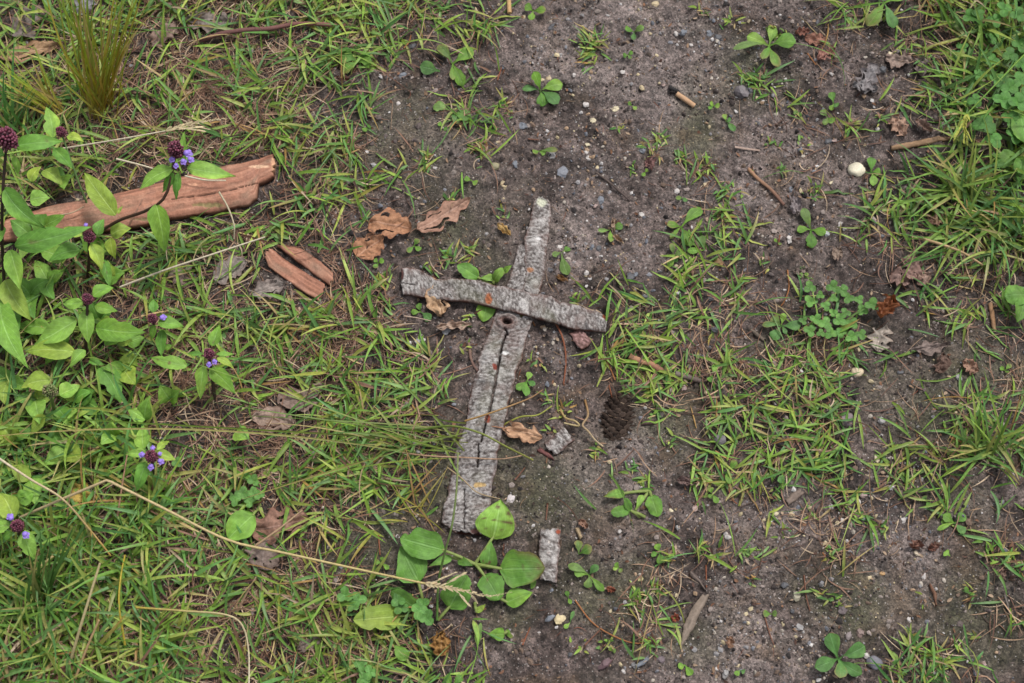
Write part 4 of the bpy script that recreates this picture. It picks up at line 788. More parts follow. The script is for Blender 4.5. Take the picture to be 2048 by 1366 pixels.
# ------------------------------------------------------------------ clover
def clover_patch(label, leaves, col, base):
    b = G(*base); t = thing('clover_patch', b, label, 'clover')
    sm = MB()
    for (x, y, r, h) in leaves:
        c = G(x, y, h); s = PX(y, h); a0 = rnd.random() * 6.28; mb = MB(); cc = col * rnd.uniform(.82, 1.18); tl = rnd.uniform(-.2, .2)
        for k in range(3):
            a = a0 + k * 2.094 + rnd.uniform(-.12, .12)
            tip = c + np.array([math.cos(a), math.sin(a), rnd.uniform(-.1, .25) + tl]) * r * s * 1.5
            leaf(mb, c, tip, r * s * 1.5, 'round', arch=.06, fold=rnd.uniform(.05, .3), wave=.04, teeth=.02, col=cc, ns=9, nc=6)
        mb.build('clover_leaf', M_leaf, t)
        g = G(x + rnd.uniform(-6, 6), y + rnd.uniform(-2, 12)); tube(sm, [g, (g + c) / 2 + np.array([.001, 0, 0]), c], .0006, .0005, C8(120, 140, 70), n=4, segs=5, cap=False)
    sm.build('stems', M_grass, t)
CLC = C8(106,156,72)
pat = []
for _ in range(400):
    a = rnd.random() * 6.28; q = math.sqrt(rnd.random()); e = rnd.choice([(1648,588,44,22),(1706,614,40,30),(1645,648,42,22),(1694,656,38,24),(1670,618,30,22)]); x = e[0] + e[2] * q * math.cos(a); y = e[1] + e[3] * q * math.sin(a)
    if all(math.hypot(x - p[0], y - p[1]) > 19 for p in pat): pat.append((x, y, rnd.uniform(6.2, 10.5), rnd.uniform(.006, .016)))
clover_patch('dense round patch of small blue green clover leaves right of centre', pat, CLC, (1672, 622))
clover_patch('large clovers in the grass at the top right corner of the picture', [(1938,34,11,.02),(1958,28,10,.02),(1990,40,11,.025),(2008,18,12,.03),(2035,30,12,.03),(1995,160,12,.02),(2018,175,13,.025),(2040,160,13,.03),(2005,200,14,.03),(2036,205,15,.03),(1970,248,17,.03),(2020,240,14,.02),(2045,130,12,.02),(1912,110,9,.012),(1925,95,9,.012),(2040,90,12,.02),(1985,75,10,.015),(2060,180,13,.03),(2062,60,13,.03),(1960,150,10,.02),(1985,120,11,.02),(2020,110,12,.02),(1950,200,11,.02),(1988,280,13,.02),(2030,270,13,.02)], C8(88,142,58), (2000,180))
clover_patch('small clover clump in the grass left of the lower cross', [(492,950,9,.012),(508,962,9,.012),(484,986,10,.014),(505,985,9,.012),(500,1003,9,.01),(470,1000,9,.012),(518,990,8,.012),(355,925,8,.012)], C8(108,158,74), (495,980))
clover_patch('clovers among the plantain leaves at the bottom', [(690,1190,12,.014),(716,1200,12,.014),(705,1212,9,.012),(838,1222,12,.014),(854,1236,12,.014),(846,1208,10,.012),(802,1215,11,.012),(740,1345,11,.014),(722,1330,10,.014),(726,1358,10,.014),(796,1200,11,.012)], C8(104,156,74), (780,1240))

# ------------------------------------------------------------------ self-heal plants
def flower_head(t, x, y, z, rx, ry, florets=(), green=False):
    c = W(x, y, z); s = PX(y, z); mb = MB(); v, f = ico()[1]; a = rx * s * .8; h = ry * s * .95
    mb.add(v * np.array([a * .75, a * .75, h * .85]) + c, f, C8(70, 34, 48) if not green else C8(96, 120, 60))
    n = 95
    v0, f0 = ico()[0]
    for i in range(n):
        tt = (i + .5) / n; zz = 1 - 2 * tt * .92; r = math.sqrt(max(0, 1 - zz * zz)) ** .7; ph = i * 2.39996
        d = np.array([math.cos(ph) * r, math.sin(ph) * r, zz]); p = c + d * np.array([a * .88, a * .88, h * .9]) * rnd.uniform(.82, 1.1)
        out = unit(d + np.array([0, 0, .6])); V = v0 * a * .16 * rnd.uniform(.75, 1.3)
        V = V + np.outer((v0 @ out), out) * a * rnd.uniform(.05, .22)
        base = [C8(128, 56, 78), C8(104, 50, 58), C8(152, 76, 98), C8(92, 42, 58)][rnd.randrange(4)] if not green else [C8(130, 150, 84), C8(150, 140, 100), C8(110, 134, 66)][rnd.randrange(3)]
        k = np.clip((v0 @ out) * 1.2 - .6, 0, 1)[:, None]; cc = base * (1 - k) + (C8(168, 104, 128) if not green else C8(180, 170, 130)) * k * 1
        mb.add(V + p, f0, cc)
    mb.build('flower_head', M_flower, t)
    for (fx, fy, fr) in florets:
        m2 = MB(); p = W(fx, fy, z - .002); col = C8(150, 124, 214) * 1.1; pr = fr * s; o = unit(np.array([p[0] - c[0], p[1] - c[1], .001]))
        hood = v * np.array([pr * .85, pr * .85, pr * .7]); m2.add(hood + p, f, col[None] * (1 + .25 * v[:, 2:3]))
        for k in (-1, 0, 1):
            q = unit(np.array([o[0] * math.cos(k * .8) - o[1] * math.sin(k * .8), o[0] * math.sin(k * .8) + o[1] * math.cos(k * .8), -.15]))
            leaf(m2, p + q * pr * .2, p + q * pr * (1.7 if k == 0 else 1.35), pr * 1.1, 'round', arch=.15, fold=.1, wave=.1, teeth=.2, col=col * [1.25, 1.0, 1.1][k + 1], ns=7, nc=4)
        m2.build('petal', M_flower, t)
def selfheal(label, base, stem, head, leaves, florets=(), green=False, stemcol=C8(74, 56, 44), sr=.0017):
    b = G(*base); t = thing('self_heal', b, label, 'wildflower')
    mb = MB(); pts = [b] + [W(x, y, z) for x, y, z in stem]
    if head:
        hc = W(head[0], head[1], head[2] - head[4] * PX(head[1]) * .8); pts.append(hc)
    tube(mb, pts, sr, sr * .75, stemcol, stemcol * 1.2, n=7, segs=20); mb.build('stem', M_grass, t)
    for (bx, by, zb, tx, ty, zt, w, *o) in leaves:
        m = MB(); c = (o[0] if o else [GL1, GL2 * 1.12, GL3, GLY][rnd.randrange(4)]) * rnd.uniform(.98, 1.2)
        leaf(m, W(bx, by, zb), W(tx, ty, zt), w * PX(by, (zb + zt) / 2), 'ovate' if w > 14 else 'lance', arch=rnd.uniform(.03, .12), fold=rnd.uniform(.12, .28), wave=.05, teeth=.07, roll=rnd.uniform(-.25, .25), col=c, ns=20, nc=8, bend=rnd.uniform(-.07, .07), curl=rnd.uniform(0, .12), spots=rnd.choice([0, .06, .12, .2]), notch=rnd.choice([0, 0, .25, .4]))
        m.build('leaf', M_leaf, t)
    if head: flower_head(t, *head, florets=florets, green=green)
    return t
selfheal('tallest self-heal at the left edge, dark purple head on a straight dark stem', (10,640), [(8,560,.03),(4,470,.075),(6,380,.115)], (14,278,.15,24,30), [
    (30,292,.135,128,280,.13,36),(30,312,.135,34,350,.12,18),(8,310,.135,-50,300,.12,30),(8,376,.115,92,458,.10,40),(6,374,.115,-60,410,.1,40),(10,455,.08,-50,500,.07,50),(30,492,.07,180,448,.075,50),(20,500,.07,40,580,.06,40),(10,560,.04,62,640,.035,46),(0,600,.04,55,735,.05,54),(-10,650,.03,-60,700,.03,50)], stemcol=C8(66,52,40))
selfheal('leaning self-heal with violet petals over the reddish bark plank', (150,480), [(195,465,.03),(240,440,.05),(295,420,.07),(333,388,.09)], (352,300,.115,19,25), [
    (346,338,.1,278,380,.09,34),(374,336,.1,472,350,.09,36),(357,346,.1,350,402,.085,20),(348,346,.1,322,386,.085,22),(368,325,.1,368,262,.1,20),(313,408,.08,328,508,.06,44),(232,430,.05,164,340,.05,46),(236,428,.05,246,412,.05,8)],
    florets=[(345,317,6),(373,306,8),(366,322,6),(380,318,6),(352,330,5)], stemcol=C8(84,60,44))
selfheal('self-heal with round purple head just below the reddish plank at the left', (175,560), [(178,520,.03)], (178,474,.06,14,15), [(182,488,.055,204,542,.045,28),(195,470,.05,208,436,.05,24),(165,470,.05,125,452,.05,24),(222,470,.03,262,455,.03,36,GLY),(222,475,.03,230,520,.02,24,GLY),(160,500,.03,95,520,.03,40),(205,520,.03,220,575,.03,24),(130,520,.02,75,500,.02,40)], florets=[(172,451,4)])
selfheal('self-heal with small purple head above broad leaves at the left', (172,720), [(172,680,.03),(174,640,.045)], (175,598,.065,13,15), [(186,592,.055,228,574,.05,30),(165,604,.055,124,606,.05,24),(174,618,.05,176,688,.04,32),(190,612,.05,236,622,.045,24),(192,655,.04,292,664,.045,50),(152,640,.04,64,686,.035,48),(150,704,.03,48,704,.03,42),(170,700,.03,140,735,.03,24),(178,720,.02,208,730,.02,18),(200,735,.02,240,805,.02,44),(100,655,.02,30,650,.02,36),(210,690,.03,265,640,.02,30)])
selfheal('self-heal with one violet petal beside its brown purple head, left of centre', (325,745), [(318,700,.02)], (305,637,.045,12,12), [(307,625,.04,306,597,.04,20),(315,645,.04,368,652,.035,30),(308,650,.04,302,682,.03,18),(325,660,.03,322,712,.025,26),(330,700,.02,345,690,.02,14)], florets=[(324,635,6)])
selfheal('self-heal in the grass right of the left clump, lowest petals dark violet', (430,800), [(425,760,.02)], (418,708,.055,13,14), [(425,692,.05,437,648,.045,28),(406,708,.045,374,706,.04,12),(432,708,.045,468,708,.04,11),(434,716,.045,468,738,.04,16),(408,732,.045,400,798,.03,28),(420,738,.04,470,788,.035,34),(374,733,.04,298,710,.035,34)], florets=[(418,727,5),(428,722,5)])
selfheal('self-heal seen from above with violet petals all round its head, lower left', (310,960), [(306,940,.03)], (303,913,.06,15,15), [(312,905,.055,352,920,.05,22),(292,905,.05,250,908,.05,20),(292,925,.05,270,984,.04,32),(288,898,.04,284,848,.04,34),(315,900,.04,340,880,.03,16)], florets=[(286,910,6),(302,932,6),(320,922,6),(305,898,5),(318,908,4)])
selfheal('self-heal near the left edge low down, two violet petals on its brown head', (50,1120), [(42,1085,.03)], (35,1052,.06,15,16), [(28,1036,.05,0,985,.05,44),(50,1060,.05,72,1120,.04,34),(25,1065,.05,5,1080,.04,18),(20,1050,.05,-30,1060,.04,30),(40,1005,.03,68,985,.03,38)], florets=[(22,1036,7),(50,1068,7)])
selfheal('small budding self-heal below the tall yellow grass, pinkish round head', (180,420), [(165,385,.02),(145,330,.035)], (122,264,.055,12,13), [(106,275,.05,92,212,.05,32),(135,272,.045,168,282,.045,22),(108,298,.04,146,338,.04,27),(60,362,.02,82,332,.025,24,GLY),(88,340,.02,126,372,.025,30,GLY),(60,400,.015,100,395,.015,36)], stemcol=C8(110,140,80), sr=.0011)
selfheal('self-heal gone to seed, pale green fuzzy head in the left clump', (112,860), [(110,830,.02)], (100,782,.06,16,22), [(115,815,.03,140,850,.02,36),(120,790,.03,160,770,.03,40),(100,760,.03,40,775,.03,40,GLY),(130,840,.02,180,820,.02,30),(90,830,.03,60,870,.02,28),(150,800,.02,182,782,.03,30)], green=True, stemcol=C8(110,130,70))
# low leafy shoots of the same kind, no flower
for (cx, cy, lv) in [(60,590,[(20,555),(100,560),(70,640)]),(250,740,[(205,735),(262,700),(272,770)]),(60,470,[(40,520),(20,440),(100,500)]),(130,900,[(100,860),(170,925),(90,930)]),(60,960,[(20,930),(100,985),(70,1010)]),(290,840,[(255,820),(300,790)]),(20,760,[(-20,730),(60,780),(10,810)]),(230,870,[(200,890),(250,905),(222,840)]),(130,350,[(100,352),(128,380)]),(470,865,[(500,878)]),(120,690,[(90,730),(140,660)]),(30,880,[(70,860),(0,850)]),(200,640,[(240,660),(180,600),(225,610)]),(95,560,[(130,540),(70,520),(110,600)]),(160,800,[(190,780),(130,770),(200,830)]),(70,800,[(110,780),(30,800),(80,850)]),(255,690,[(290,675),(230,660)]),(90,450,[(130,430),(60,430)]),(30,620,[(70,610),(-10,640),(40,660)]),(215,560,[(250,545),(215,520)]),(340,560+240,[(360,780),(320,770)]),(190,500,[(160,470),(215,500)]),(20,1010,[(60,1030),(-10,1040)]),(270,880,[(240,860),(262,925)])]:
    b = G(cx, cy); t = thing('leafy_shoot', b, autolabel('low shoot of oval green leaves', cx, cy), 'leafy shoot', 'leafy shoots among the left wildflowers')
    for (x, y) in lv:
        m = MB(); z = rnd.uniform(.012, .03); leaf(m, G(cx, cy, .012), W(x, y, z), rnd.uniform(26, 42) * PX(y), 'ovate', arch=.1, fold=.15, wave=.06, teeth=.06, col=[GL1, GL3, GL2, GLY][rnd.randrange(4)] * rnd.uniform(.9, 1.1), ns=18, nc=8, spots=.12, bend=rnd.uniform(-.1, .1)); m.build('leaf', M_leaf, t)

# ------------------------------------------------------------------ dry straws and long stalks
def stalk(label, pts, w, c0, c1=None, head=None, name='dry_stalk', cat='dry stalk', mat=None, hcol=C8(206,190,150)):
    P = [W(x, y, z) for x, y, z in pts]; base = np.array(P[0]); mb = MB()
    s = PX(pts[0][1]); tube(mb, P, w * s * .5, w * s * .35, c0, c1, n=6, segs=30)
    if head:
        t = thing(name, base, label, cat); mb.build('stalk', M_straw, t); m2 = MB()
        H = smooth_poly([W(*p) for p in head], 60)
        for i in range(0, 60):
            for q in range(2):
                d = unit(H[min(i + 1, 59)] - H[max(0, i - 1)]); a = rnd.choice([-1, 1]) * rnd.uniform(.25, .7); ln = rnd.uniform(5, 13) * s * (1 - i / 75) * 1.2
                dd = np.array([d[0] * math.cos(a) - d[1] * math.sin(a), d[0] * math.sin(a) + d[1] * math.cos(a), rnd.uniform(-.2, .3)])
                if i % 9 == 2 and q == 0 and i < 36: 
                    e = H[i] + dd * 62 * s * (1 - i / 60); tube(m2, [H[i], (H[i] + e) / 2 + d * .002, e], .0004, .0003, hcol, n=4, segs=5, cap=False)
                    for k in range(6): pp = H[i] + (e - H[i]) * (.35 + .11 * k); leaf(m2, pp, pp + (dd + d * rnd.uniform(.2, .8)) * ln * .8, ln * .3, 'lance', col=hcol * rnd.uniform(.8, 1.15), ns=5, nc=2)
                leaf(m2, H[i], H[i] + dd * ln, ln * .3, 'lance', col=hcol * rnd.uniform(.8, 1.15), ns=5, nc=2)
        m2.build('seed_head', M_straw, t); return t
    o = mb.build(name, mat or M_straw); tag(o, label, cat); return o
ST = C8(214,190,148); STW = C8(226,212,184); STG = C8(176,172,92)
stalk('long kinked straw crossing the lower left, feathery seed head over the plantain', [(40,1035,.02),(120,1000,.05),(215,960,.075),(216,961,.075),(330,1018,.07),(455,1080,.06),(560,1104,.05),(700,1135,.04),(840,1165,.03),(930,1182,.022)], 6, ST, C8(206,186,120), head=[(850,1166,.03),(930,1182,.024),(980,1192,.022),(1022,1184,.02)])
stalk('pale straw slanting down from the left edge, crossing the kinked straw', [(-20,905,.06),(60,958,.06),(125,998,.055),(180,1060,.03),(222,1112,.015)], 5, STW, C8(196,160,80))
stalk('straight pale straw above the grey leaves, left of the split red bark', [(240,574,.02),(330,540,.03),(420,510,.035),(530,474,.03)], 4.5, STW)
stalk('thin pale straw with fine seed head above the leaning self-heal', [(125,297,.025),(230,280,.03),(330,262,.03)], 4, STW, head=[(330,262,.03),(400,244,.025),(465,236,.02)])
stalk('short white straw left of the leaning self-heal', [(233,318,.03),(270,327,.03),(306,337,.025)], 4.5, STW)
stalk('short white straw on the reddish plank right of the leaning self-heal', [(370,352,.022),(410,360,.022),(452,361,.022)], 4, STW)
stalk('thin pale straw hanging over the right end of the reddish plank', [(438,384,.022),(456,415,.02),(468,450,.02),(468,478,.012)], 4, C8(204,190,160))
stalk('thin pale wavy straw over the left part of the reddish plank', [(85,437,.02),(120,430,.02),(145,425,.02),(168,413,.02)], 3.5, C8(206,180,150))
stalk('upright pale straw at the lower left, leftmost of two side by side', [(138,1332,.012),(165,1240,.04),(200,1126,.06)], 7, C8(204,186,138))
stalk('upright tan straw at the lower left, right of its paler neighbour', [(146,1370,.012),(172,1300,.03),(198,1240,.045)], 6, C8(198,164,118))
stalk('thin yellow straw bending down to the bottom edge at the lower left', [(272,1215,.02),(370,1222,.03),(450,1229,.035),(484,1250,.03),(497,1300,.02),(498,1372,.02)], 4.5, C8(190,168,70), STW)
stalk('thin brown straw rising under the kinked straw in the lower left', [(235,1032,.02),(246,960,.03),(255,905,.035)], 4, C8(180,140,110))
stalk('yellow grass stalk curving down the lower left grass', [(250,1290,.015),(238,1210,.03),(242,1150,.03),(250,1110,.02)], 4.5, C8(190,170,60))
stalk('thin tan straw below the kinked straw, leaning up to it', [(510,1092,.02),(555,1060,.02),(605,1020,.015)], 5, C8(180,150,116))
stalk('thin green stem rising over the foot of the bark cross', [(874,1240,.004),(877,1165,.02),(890,1104,.045),(904,1050,.06),(913,980,.07),(916,905,.07)], 5, C8(104,148,66), C8(150,160,100), name='grass_stalk', cat='grass stalk', mat=M_grass)
stalk('thin green stem trailing over the lower bark strip to the right', [(830,862,.01),(900,852,.03),(960,866,.035),(1010,892,.03),(1066,920,.012)], 5, C8(110,140,56), C8(160,160,80), name='grass_stalk', cat='grass stalk', mat=M_grass)
stalk('orange brown thin stem arching across the crack of the lower bark strip', [(930,842,.02),(975,828,.03),(1020,812,.03),(1062,795,.02),(1085,780,.01)], 4, C8(190,150,90), C8(150,116,86))
stalk('yellow green thin stem leaving the lower bark strip to the right', [(1002,852,.006),(1040,834,.01),(1075,830,.01),(1104,812,.008)], 4, C8(176,180,80), name='grass_stalk', cat='grass stalk', mat=M_grass)
stalk('thin straw lying over the lower bark strip near its foot', [(800,905,.01),(860,912,.02),(930,915,.02),(1000,918,.014),(1050,910,.008)], 3.5, C8(186,150,120))
stalk('tan straw slanting over the left edge of the lower bark strip', [(895,935,.012),(925,958,.016),(955,985,.014),(1000,998,.006)], 3, C8(180,156,120))
stalk('green grass stalk with yellow seed head near the top right clovers', [(2060,100,.03),(2040,118,.05),(1990,170,.06),(1934,228,.055)], 4, C8(120,160,60), name='dry_stalk', head=[(1934,228,.055),(1928,255,.05),(1935,290,.04)], hcol=C8(170,176,60))
stalk('short straw lying in the grass right of the small clover patch', [(1835,475,.012),(1880,488,.02),(1925,505,.018),(1965,530,.012)], 7, C8(196,164,120))
stalk('dry root stems curling left of the pine cone', [(1170,800,.002),(1176,830,.006),(1165,850,.008),(1176,862,.006),(1190,880,.004),(1206,893,.001)], 5, C8(150,110,60), C8(204,184,150))
stalk('pale dry root fork left of the pine cone', [(1118,812,.001),(1130,835,.005),(1150,842,.007),(1158,852,.006),(1128,846,.004)], 5, C8(170,140,80), C8(206,186,140))
stalk('thin pale straw on the soil left of the crossbar foot leaf', [(808,632,.004),(835,636,.004),(862,642,.003)], 3, C8(196,170,150))

# ------------------------------------------------------------------ grass
def dens(px, py):
    r = int(min(21, max(0, (py + rnd.uniform(-26, 26)) // 64))); x = min(2040, max(5, px + rnd.uniform(-14, 14)))
    for a, b, d in ROWS[r]:
        if a <= x < b: return d
    return 0
def to_px(x, y):
    d = np.array([x, y, 0]) - CAM; k = d @ FWD; return 1024 + F * d[0] / k, 683 - F * (d @ UPV) / k
GP = [C8(112,162,62), C8(132,176,68), C8(154,192,80), C8(98,152,70), C8(178,200,96), C8(84,138,60), C8(126,172,98), C8(100,158,84), C8(142,184,78), C8(168,182,88)]
YP = [C8(196,176,112), C8(212,186,130), C8(190,150,88)]
BR_ = [C8(182,148,120), C8(150,114,92), C8(214,188,158), C8(118,84,68), C8(164,124,102), C8(132,96,78), C8(196,162,130), C8(92,68,58)]
def blade_set(mb, base, n, L, w, el=(.15, .9), spread=.008, azc=None, azs=math.pi, dead=.12, excl=None, droop=(.2, 1.3), keep=.06, S=6, pal=None):
    P = np.zeros((n, 3)); P[:, 0] = base[0] + rs.normal(0, spread, n); P[:, 1] = base[1] + rs.normal(0, spread, n); P[:, 2] = TH(P[:, 0], P[:, 1]) + rs.uniform(0, .003, n)
    az = rs.uniform(-math.pi, math.pi, n) if azc is None else azc + rs.uniform(-azs, azs, n)
    return P, az
class Acc:
    def __init__(s): s.a = []
    def tuft(s, base, n, L=(.02, .05), w=(.0018, .0038), el=(.15, .8), spread=.006, azc=None, azs=3.14, dead=.15, droop=(.2, 1.2), pal=None, bright=1.0, curl=.32):
        pal = pal or GP
        for _ in range(n):
            az = rnd.uniform(-math.pi, math.pi) if azc is None else azc + rnd.uniform(-azs, azs)
            x = base[0] + rnd.gauss(0, spread); y = base[1] + rnd.gauss(0, spread)
            dd = rnd.random() < dead; c1 = np.array(rnd.choice(YP if (dd and dead < .9 and rnd.random() < .35) else (BR_ if dd else pal))) * rnd.uniform(.75, 1.22) * bright
            c0 = c1 * .88 + np.array(rnd.choice(YP)) * .12 if not dd else c1
            if not dd and rnd.random() < .09: c0, c1 = c1, np.array(rnd.choice(YP))
            s.a.append((x, y, az, rnd.uniform(*el), rnd.uniform(*L), rnd.uniform(*w) * (.7 if dd else 1), rnd.uniform(*droop), rnd.gauss(0, curl), *c0, *c1))
    def emit(s, mb, **k):
        if not s.a: return
        A = np.array(s.a); P = np.stack([A[:, 0], A[:, 1], TH(A[:, 0], A[:, 1]) + rs.uniform(-.001, .002, len(A))], 1)
        blades(mb, P, A[:, 2], A[:, 3], A[:, 4], A[:, 5], A[:, 6], A[:, 7], A[:, 8:11], A[:, 11:14], **k)
acc = Acc(); thatch = Acc()
x0, x1, y0, y1 = -.66, .66, -.46, .56
NT = 13000
for i in range(NT):
    x = rnd.uniform(x0, x1); y = rnd.uniform(y0, y1); px, py = to_px(x, y); d = dens(px, py)
    if d == 0 or rnd.random() * 9.5 > d: continue
    left = px < 760
    patchy = float(vn(np.array(x), np.array(y), .035, 51)); pd = float(vn(np.array(x), np.array(y), .05, 52))
    brownzone = (200 < px < 520 and 60 < py < 330) or (pd > .36)
    n = rnd.choice([2, 3, 4, 5]) if d > 5 else rnd.choice([1, 2, 3])
    if patchy < -.45: n = max(0, n - 3)
    if brownzone: n = max(0, n - 2)
    br = 1.0 + .12 * float(vn(np.array(x), np.array(y), .06, 53))
    yel = rnd.random() < .3
    if any(abs(px - q[0]) < q[2] * .55 and abs(py - q[1]) < max(q[3], q[2] * .35) * .6 for q in DL if q[2] > 38) and rnd.random() < .72: continue
    if math.hypot(px - 1712, py - 335) < 42 or math.hypot(px - 1714, py - 740) < 34: continue
    if px > 1560: br *= .9
    lush = (px < 330 and py > 820) or (px > 1880 and py < 520)
    if rnd.random() < (.2 if left else .08): acc.tuft((x, y), 1, L=(.04, .075), w=(.0009, .002), el=(.2, .9), spread=.004, dead=.35, curl=.8, droop=(.5, 1.6), bright=br)
    if lush: acc.tuft((x, y), 2, L=(.035, .075), w=(.0024, .0046), el=(.3, 1.1), spread=.004, dead=.05, curl=.4, bright=br * .95)
    if n: acc.tuft((x, y), n, L=(.014, .054) if left else (.013, .04), w=(.0019, .0043) if left else (.0018, .0037), el=(.05, .95 if left else .7), spread=.004, azc=rnd.uniform(-3.14, 3.14), azs=1.5, dead=.13, bright=br, pal=[c * (np.array([1.1, 1.02, .9]) if yel else (np.array([.86, .98, .95]) if px > 1560 else 1)) for c in GP])
    m = rnd.choice([5, 6, 7, 8]) if (d > 6 and left) else rnd.choice([1, 2, 3])
    if brownzone: m += 3
    thatch.tuft((x, y), m, L=(.012, .04), w=(.0007, .0022), el=(-.05, .3), spread=.009, dead=1.0, droop=(0, .6), bright=.95, curl=.9)
mg = MB(); acc.emit(mg, excl=BPOLY, keep=.05)
tag(mg.build('grass', M_grass), 'short green meadow grass covering the left side and patches at the right', 'grass', kind='stuff')
mt = MB(); thatch.emit(mt, excl=BPOLY, keep=.0, S=5)
tag(mt.build('dry_grass_litter', M_straw), 'brown dry grass litter lying matted between the green blades', 'grass litter', kind='stuff')

# tufts standing alone on the soil
TUFT = [(1186,92,40,34),(1180,112,24,24),(1505,150,22,30),(1515,165,20,26),(1555,62,10,16),(1404,22,10,18),(1462,38,12,18),(935,240,30,40),(960,60,26,40),(1002,210,14,24),(965,305,20,24),(1018,222,8,16),(1322,285,10,22),(1310,308,10,20),(1365,325,12,24),(1290,288,8,16),(1262,335,8,14),(1402,335,26,26),(1455,385,22,26),(1448,430,14,22),
        (1545,290,10,14),(1630,380,12,16),(1605,290,8,12),(1560,340,8,14),(1240,255,6,12),(1000,430,8,16),(985,260,8,14),(1280,880,0,0),(1100,800,8,20),(1130,815,8,18),(1130,1000,0,0),(1195,905,14,20),(1338,890,8,18),(1310,832,6,14),(1105,860,8,14),(1270,1200,18,26),(1310,1180,14,24),(1300,1290,16,24),(1210,1290,10,14),(1340,1110,16,26),(1395,1100,18,26),(1425,1115,14,22),
        (1490,1110,12,22),(1505,1160,8,14),(1660,1110,12,20),(1655,1190,10,20),(1676,1205,10,16),(1560,1060,8,16),(1730,1035,12,22),(1760,1050,10,20),(1975,1110,14,22),(1945,1185,10,22),(2035,1130,10,20),(1945,1270,6,14),(1830,1300,26,34),(1870,1320,24,34),(1910,1290,10,20),(1790,1330,10,24),(2035,1240,10,24),(1845,1200,4,12),(1285,960,10,22),(1265,940,8,20),(1400,950,14,24),(1160,1290,8,14),
        (1370,750,14,22),(1290,790,18,26),(1350,770,10,22),(1620,395,8,16),(945,505,12,26),(900,515,12,28),(860,535,8,20),(940,640,8,20),(855,320,16,24),(900,400,10,18),(770,560,16,26),(1500,345,6,12),(1845,120,10,20),(1700,255,16,24),(1760,240,10,20),(1150,605,12,18),(1100,640,0,0),(1075,720,8,16),(930,700,6,14),(1550,985,10,20),(1480,900,0,0),(1530,520,8,16)]
for (x, y, n, L) in TUFT:
    if n == 0: continue
    a = Acc(); b = G(x, y); s = PX(y)
    a.tuft(b, n, L=(L * s * .55, L * s * 1.5), w=(.0018, .0034), el=(.1, 1.0), spread=.0035 if n < 20 else .006, dead=.28, droop=(.3, 1.2))
    a.tuft(b, n // 2, L=(L * s * .4, L * s * .9), w=(.0006, .0013), el=(0, .4), spread=.006, dead=1.0)
    m = MB(); a.emit(m, S=6, excl=BPOLY, keep=.1)
    sz = 'tiny sparse grass tuft' if n < 9 else ('small grass tuft' if n < 16 else ('bushy grass tuft' if n > 23 else 'spreading grass tuft'))
    if m.n: tag(m.build('grass_tuft', M_grass, origin=b), autolabel(sz, x, y), 'grass tuft', 'grass tufts standing on the open soil')

# tall clumps
def clump(label, base, blades_, w, pal, dead=.2, basecol=C8(176,112,50), name='grass_clump', bs=.008):
    mb = MB(); b = G(*base)
    P0, az, el, L, ww, dr, cu, c0, c1 = [], [], [], [], [], [], [], [], []
    for (tx, ty, tz, spread, cnt) in blades_:
        for _ in range(cnt):
            p = b + np.array([rnd.gauss(0, bs), rnd.gauss(0, bs * .7), 0]); q = W(tx + rnd.gauss(0, spread), ty + rnd.gauss(0, spread), tz * rnd.uniform(.7, 1.15)); d = q - p
            hl = math.hypot(d[0], d[1]); dr_ = rnd.uniform(.1, .6); P0.append(p); az.append(math.atan2(d[1], d[0])); el.append(math.atan2(d[2], hl) + dr_ / 2); L.append(np.linalg.norm(d) * 1.08 * rnd.uniform(.75, 1.1)); ww.append(rnd.uniform(*w)); dr.append(dr_); cu.append(rnd.gauss(0, .25))
            c = np.array(rnd.choice(pal)) * rnd.uniform(.85, 1.15); c1.append(c if rnd.random() > dead else np.array(YP[0])); c0.append(c * .4 + np.array(basecol) * .6)
    A = [np.array(q) for q in (az, el, L, ww, dr, cu, c0, c1)]
    blades(mb, np.array(P0), *A, S=14, tipk=3)
    tag(mb.build(name, M_grass, origin=b), label, 'grass clump')
YG = [C8(130,172,52), C8(152,182,58), C8(110,158,54), C8(172,176,66)]
clump('tall yellow green grass clump with orange bases at the top left', (205,222), [(210,-60,.13,70,22),(130,-20,.12,50,12),(310,-40,.12,50,10),(120,110,.06,40,8),(250,70,.08,35,10),(190,100,.06,35,10)], (.0016,.0028), YG)
clump('yellow green arching grass clump at the left edge above the plank', (118,228), [(-10,150,.05,20,8),(-20,120,.06,20,6),(20,190,.04,20,6),(60,120,.05,25,5)], (.0016,.0028), YG)
clump('long green grass clump trailing left from the middle of the cross', (865,890), [(600,860,.05,55,2),(330,840,.06,60,1),(640,780,.05,70,3),(720,900,.03,60,4),(580,950,.03,60,2),(0,835,.05,25,2),(780,850,.015,60,14),(900,900,.01,40,6)], (.0014,.0026), [C8(100,150,44), C8(120,160,50), C8(92,140,50)], basecol=C8(150,130,70), bs=.02, dead=.2)
clump('blue green grass clump at the left edge beside the tallest self-heal', (28,262), [(20,150,.06,20,8),(70,200,.04,20,7),(-20,200,.05,20,5)], (.002,.0036), [C8(96,150,78), C8(90,142,70)], basecol=C8(110,150,70))
clump('fine leaning grass clump below the grey foot of the lower bark strip, to its left', (828,1022), [(895,930,.02,12,5),(790,960,.02,12,4),(750,1015,.01,12,4),(815,900,.03,10,3),(880,1050,.01,10,3)], (.001,.0018), YG+[C8(180,140,90)], basecol=C8(170,140,80))
clump('tall dark green grass clump in the lower left grass', (95,1200), [(60,1080,.07,25,10),(140,1080,.07,25,8),(20,1180,.05,20,6),(120,1290,.04,20,6)], (.0022,.0038), [C8(92,140,62), C8(84,130,58)], basecol=C8(110,140,70))
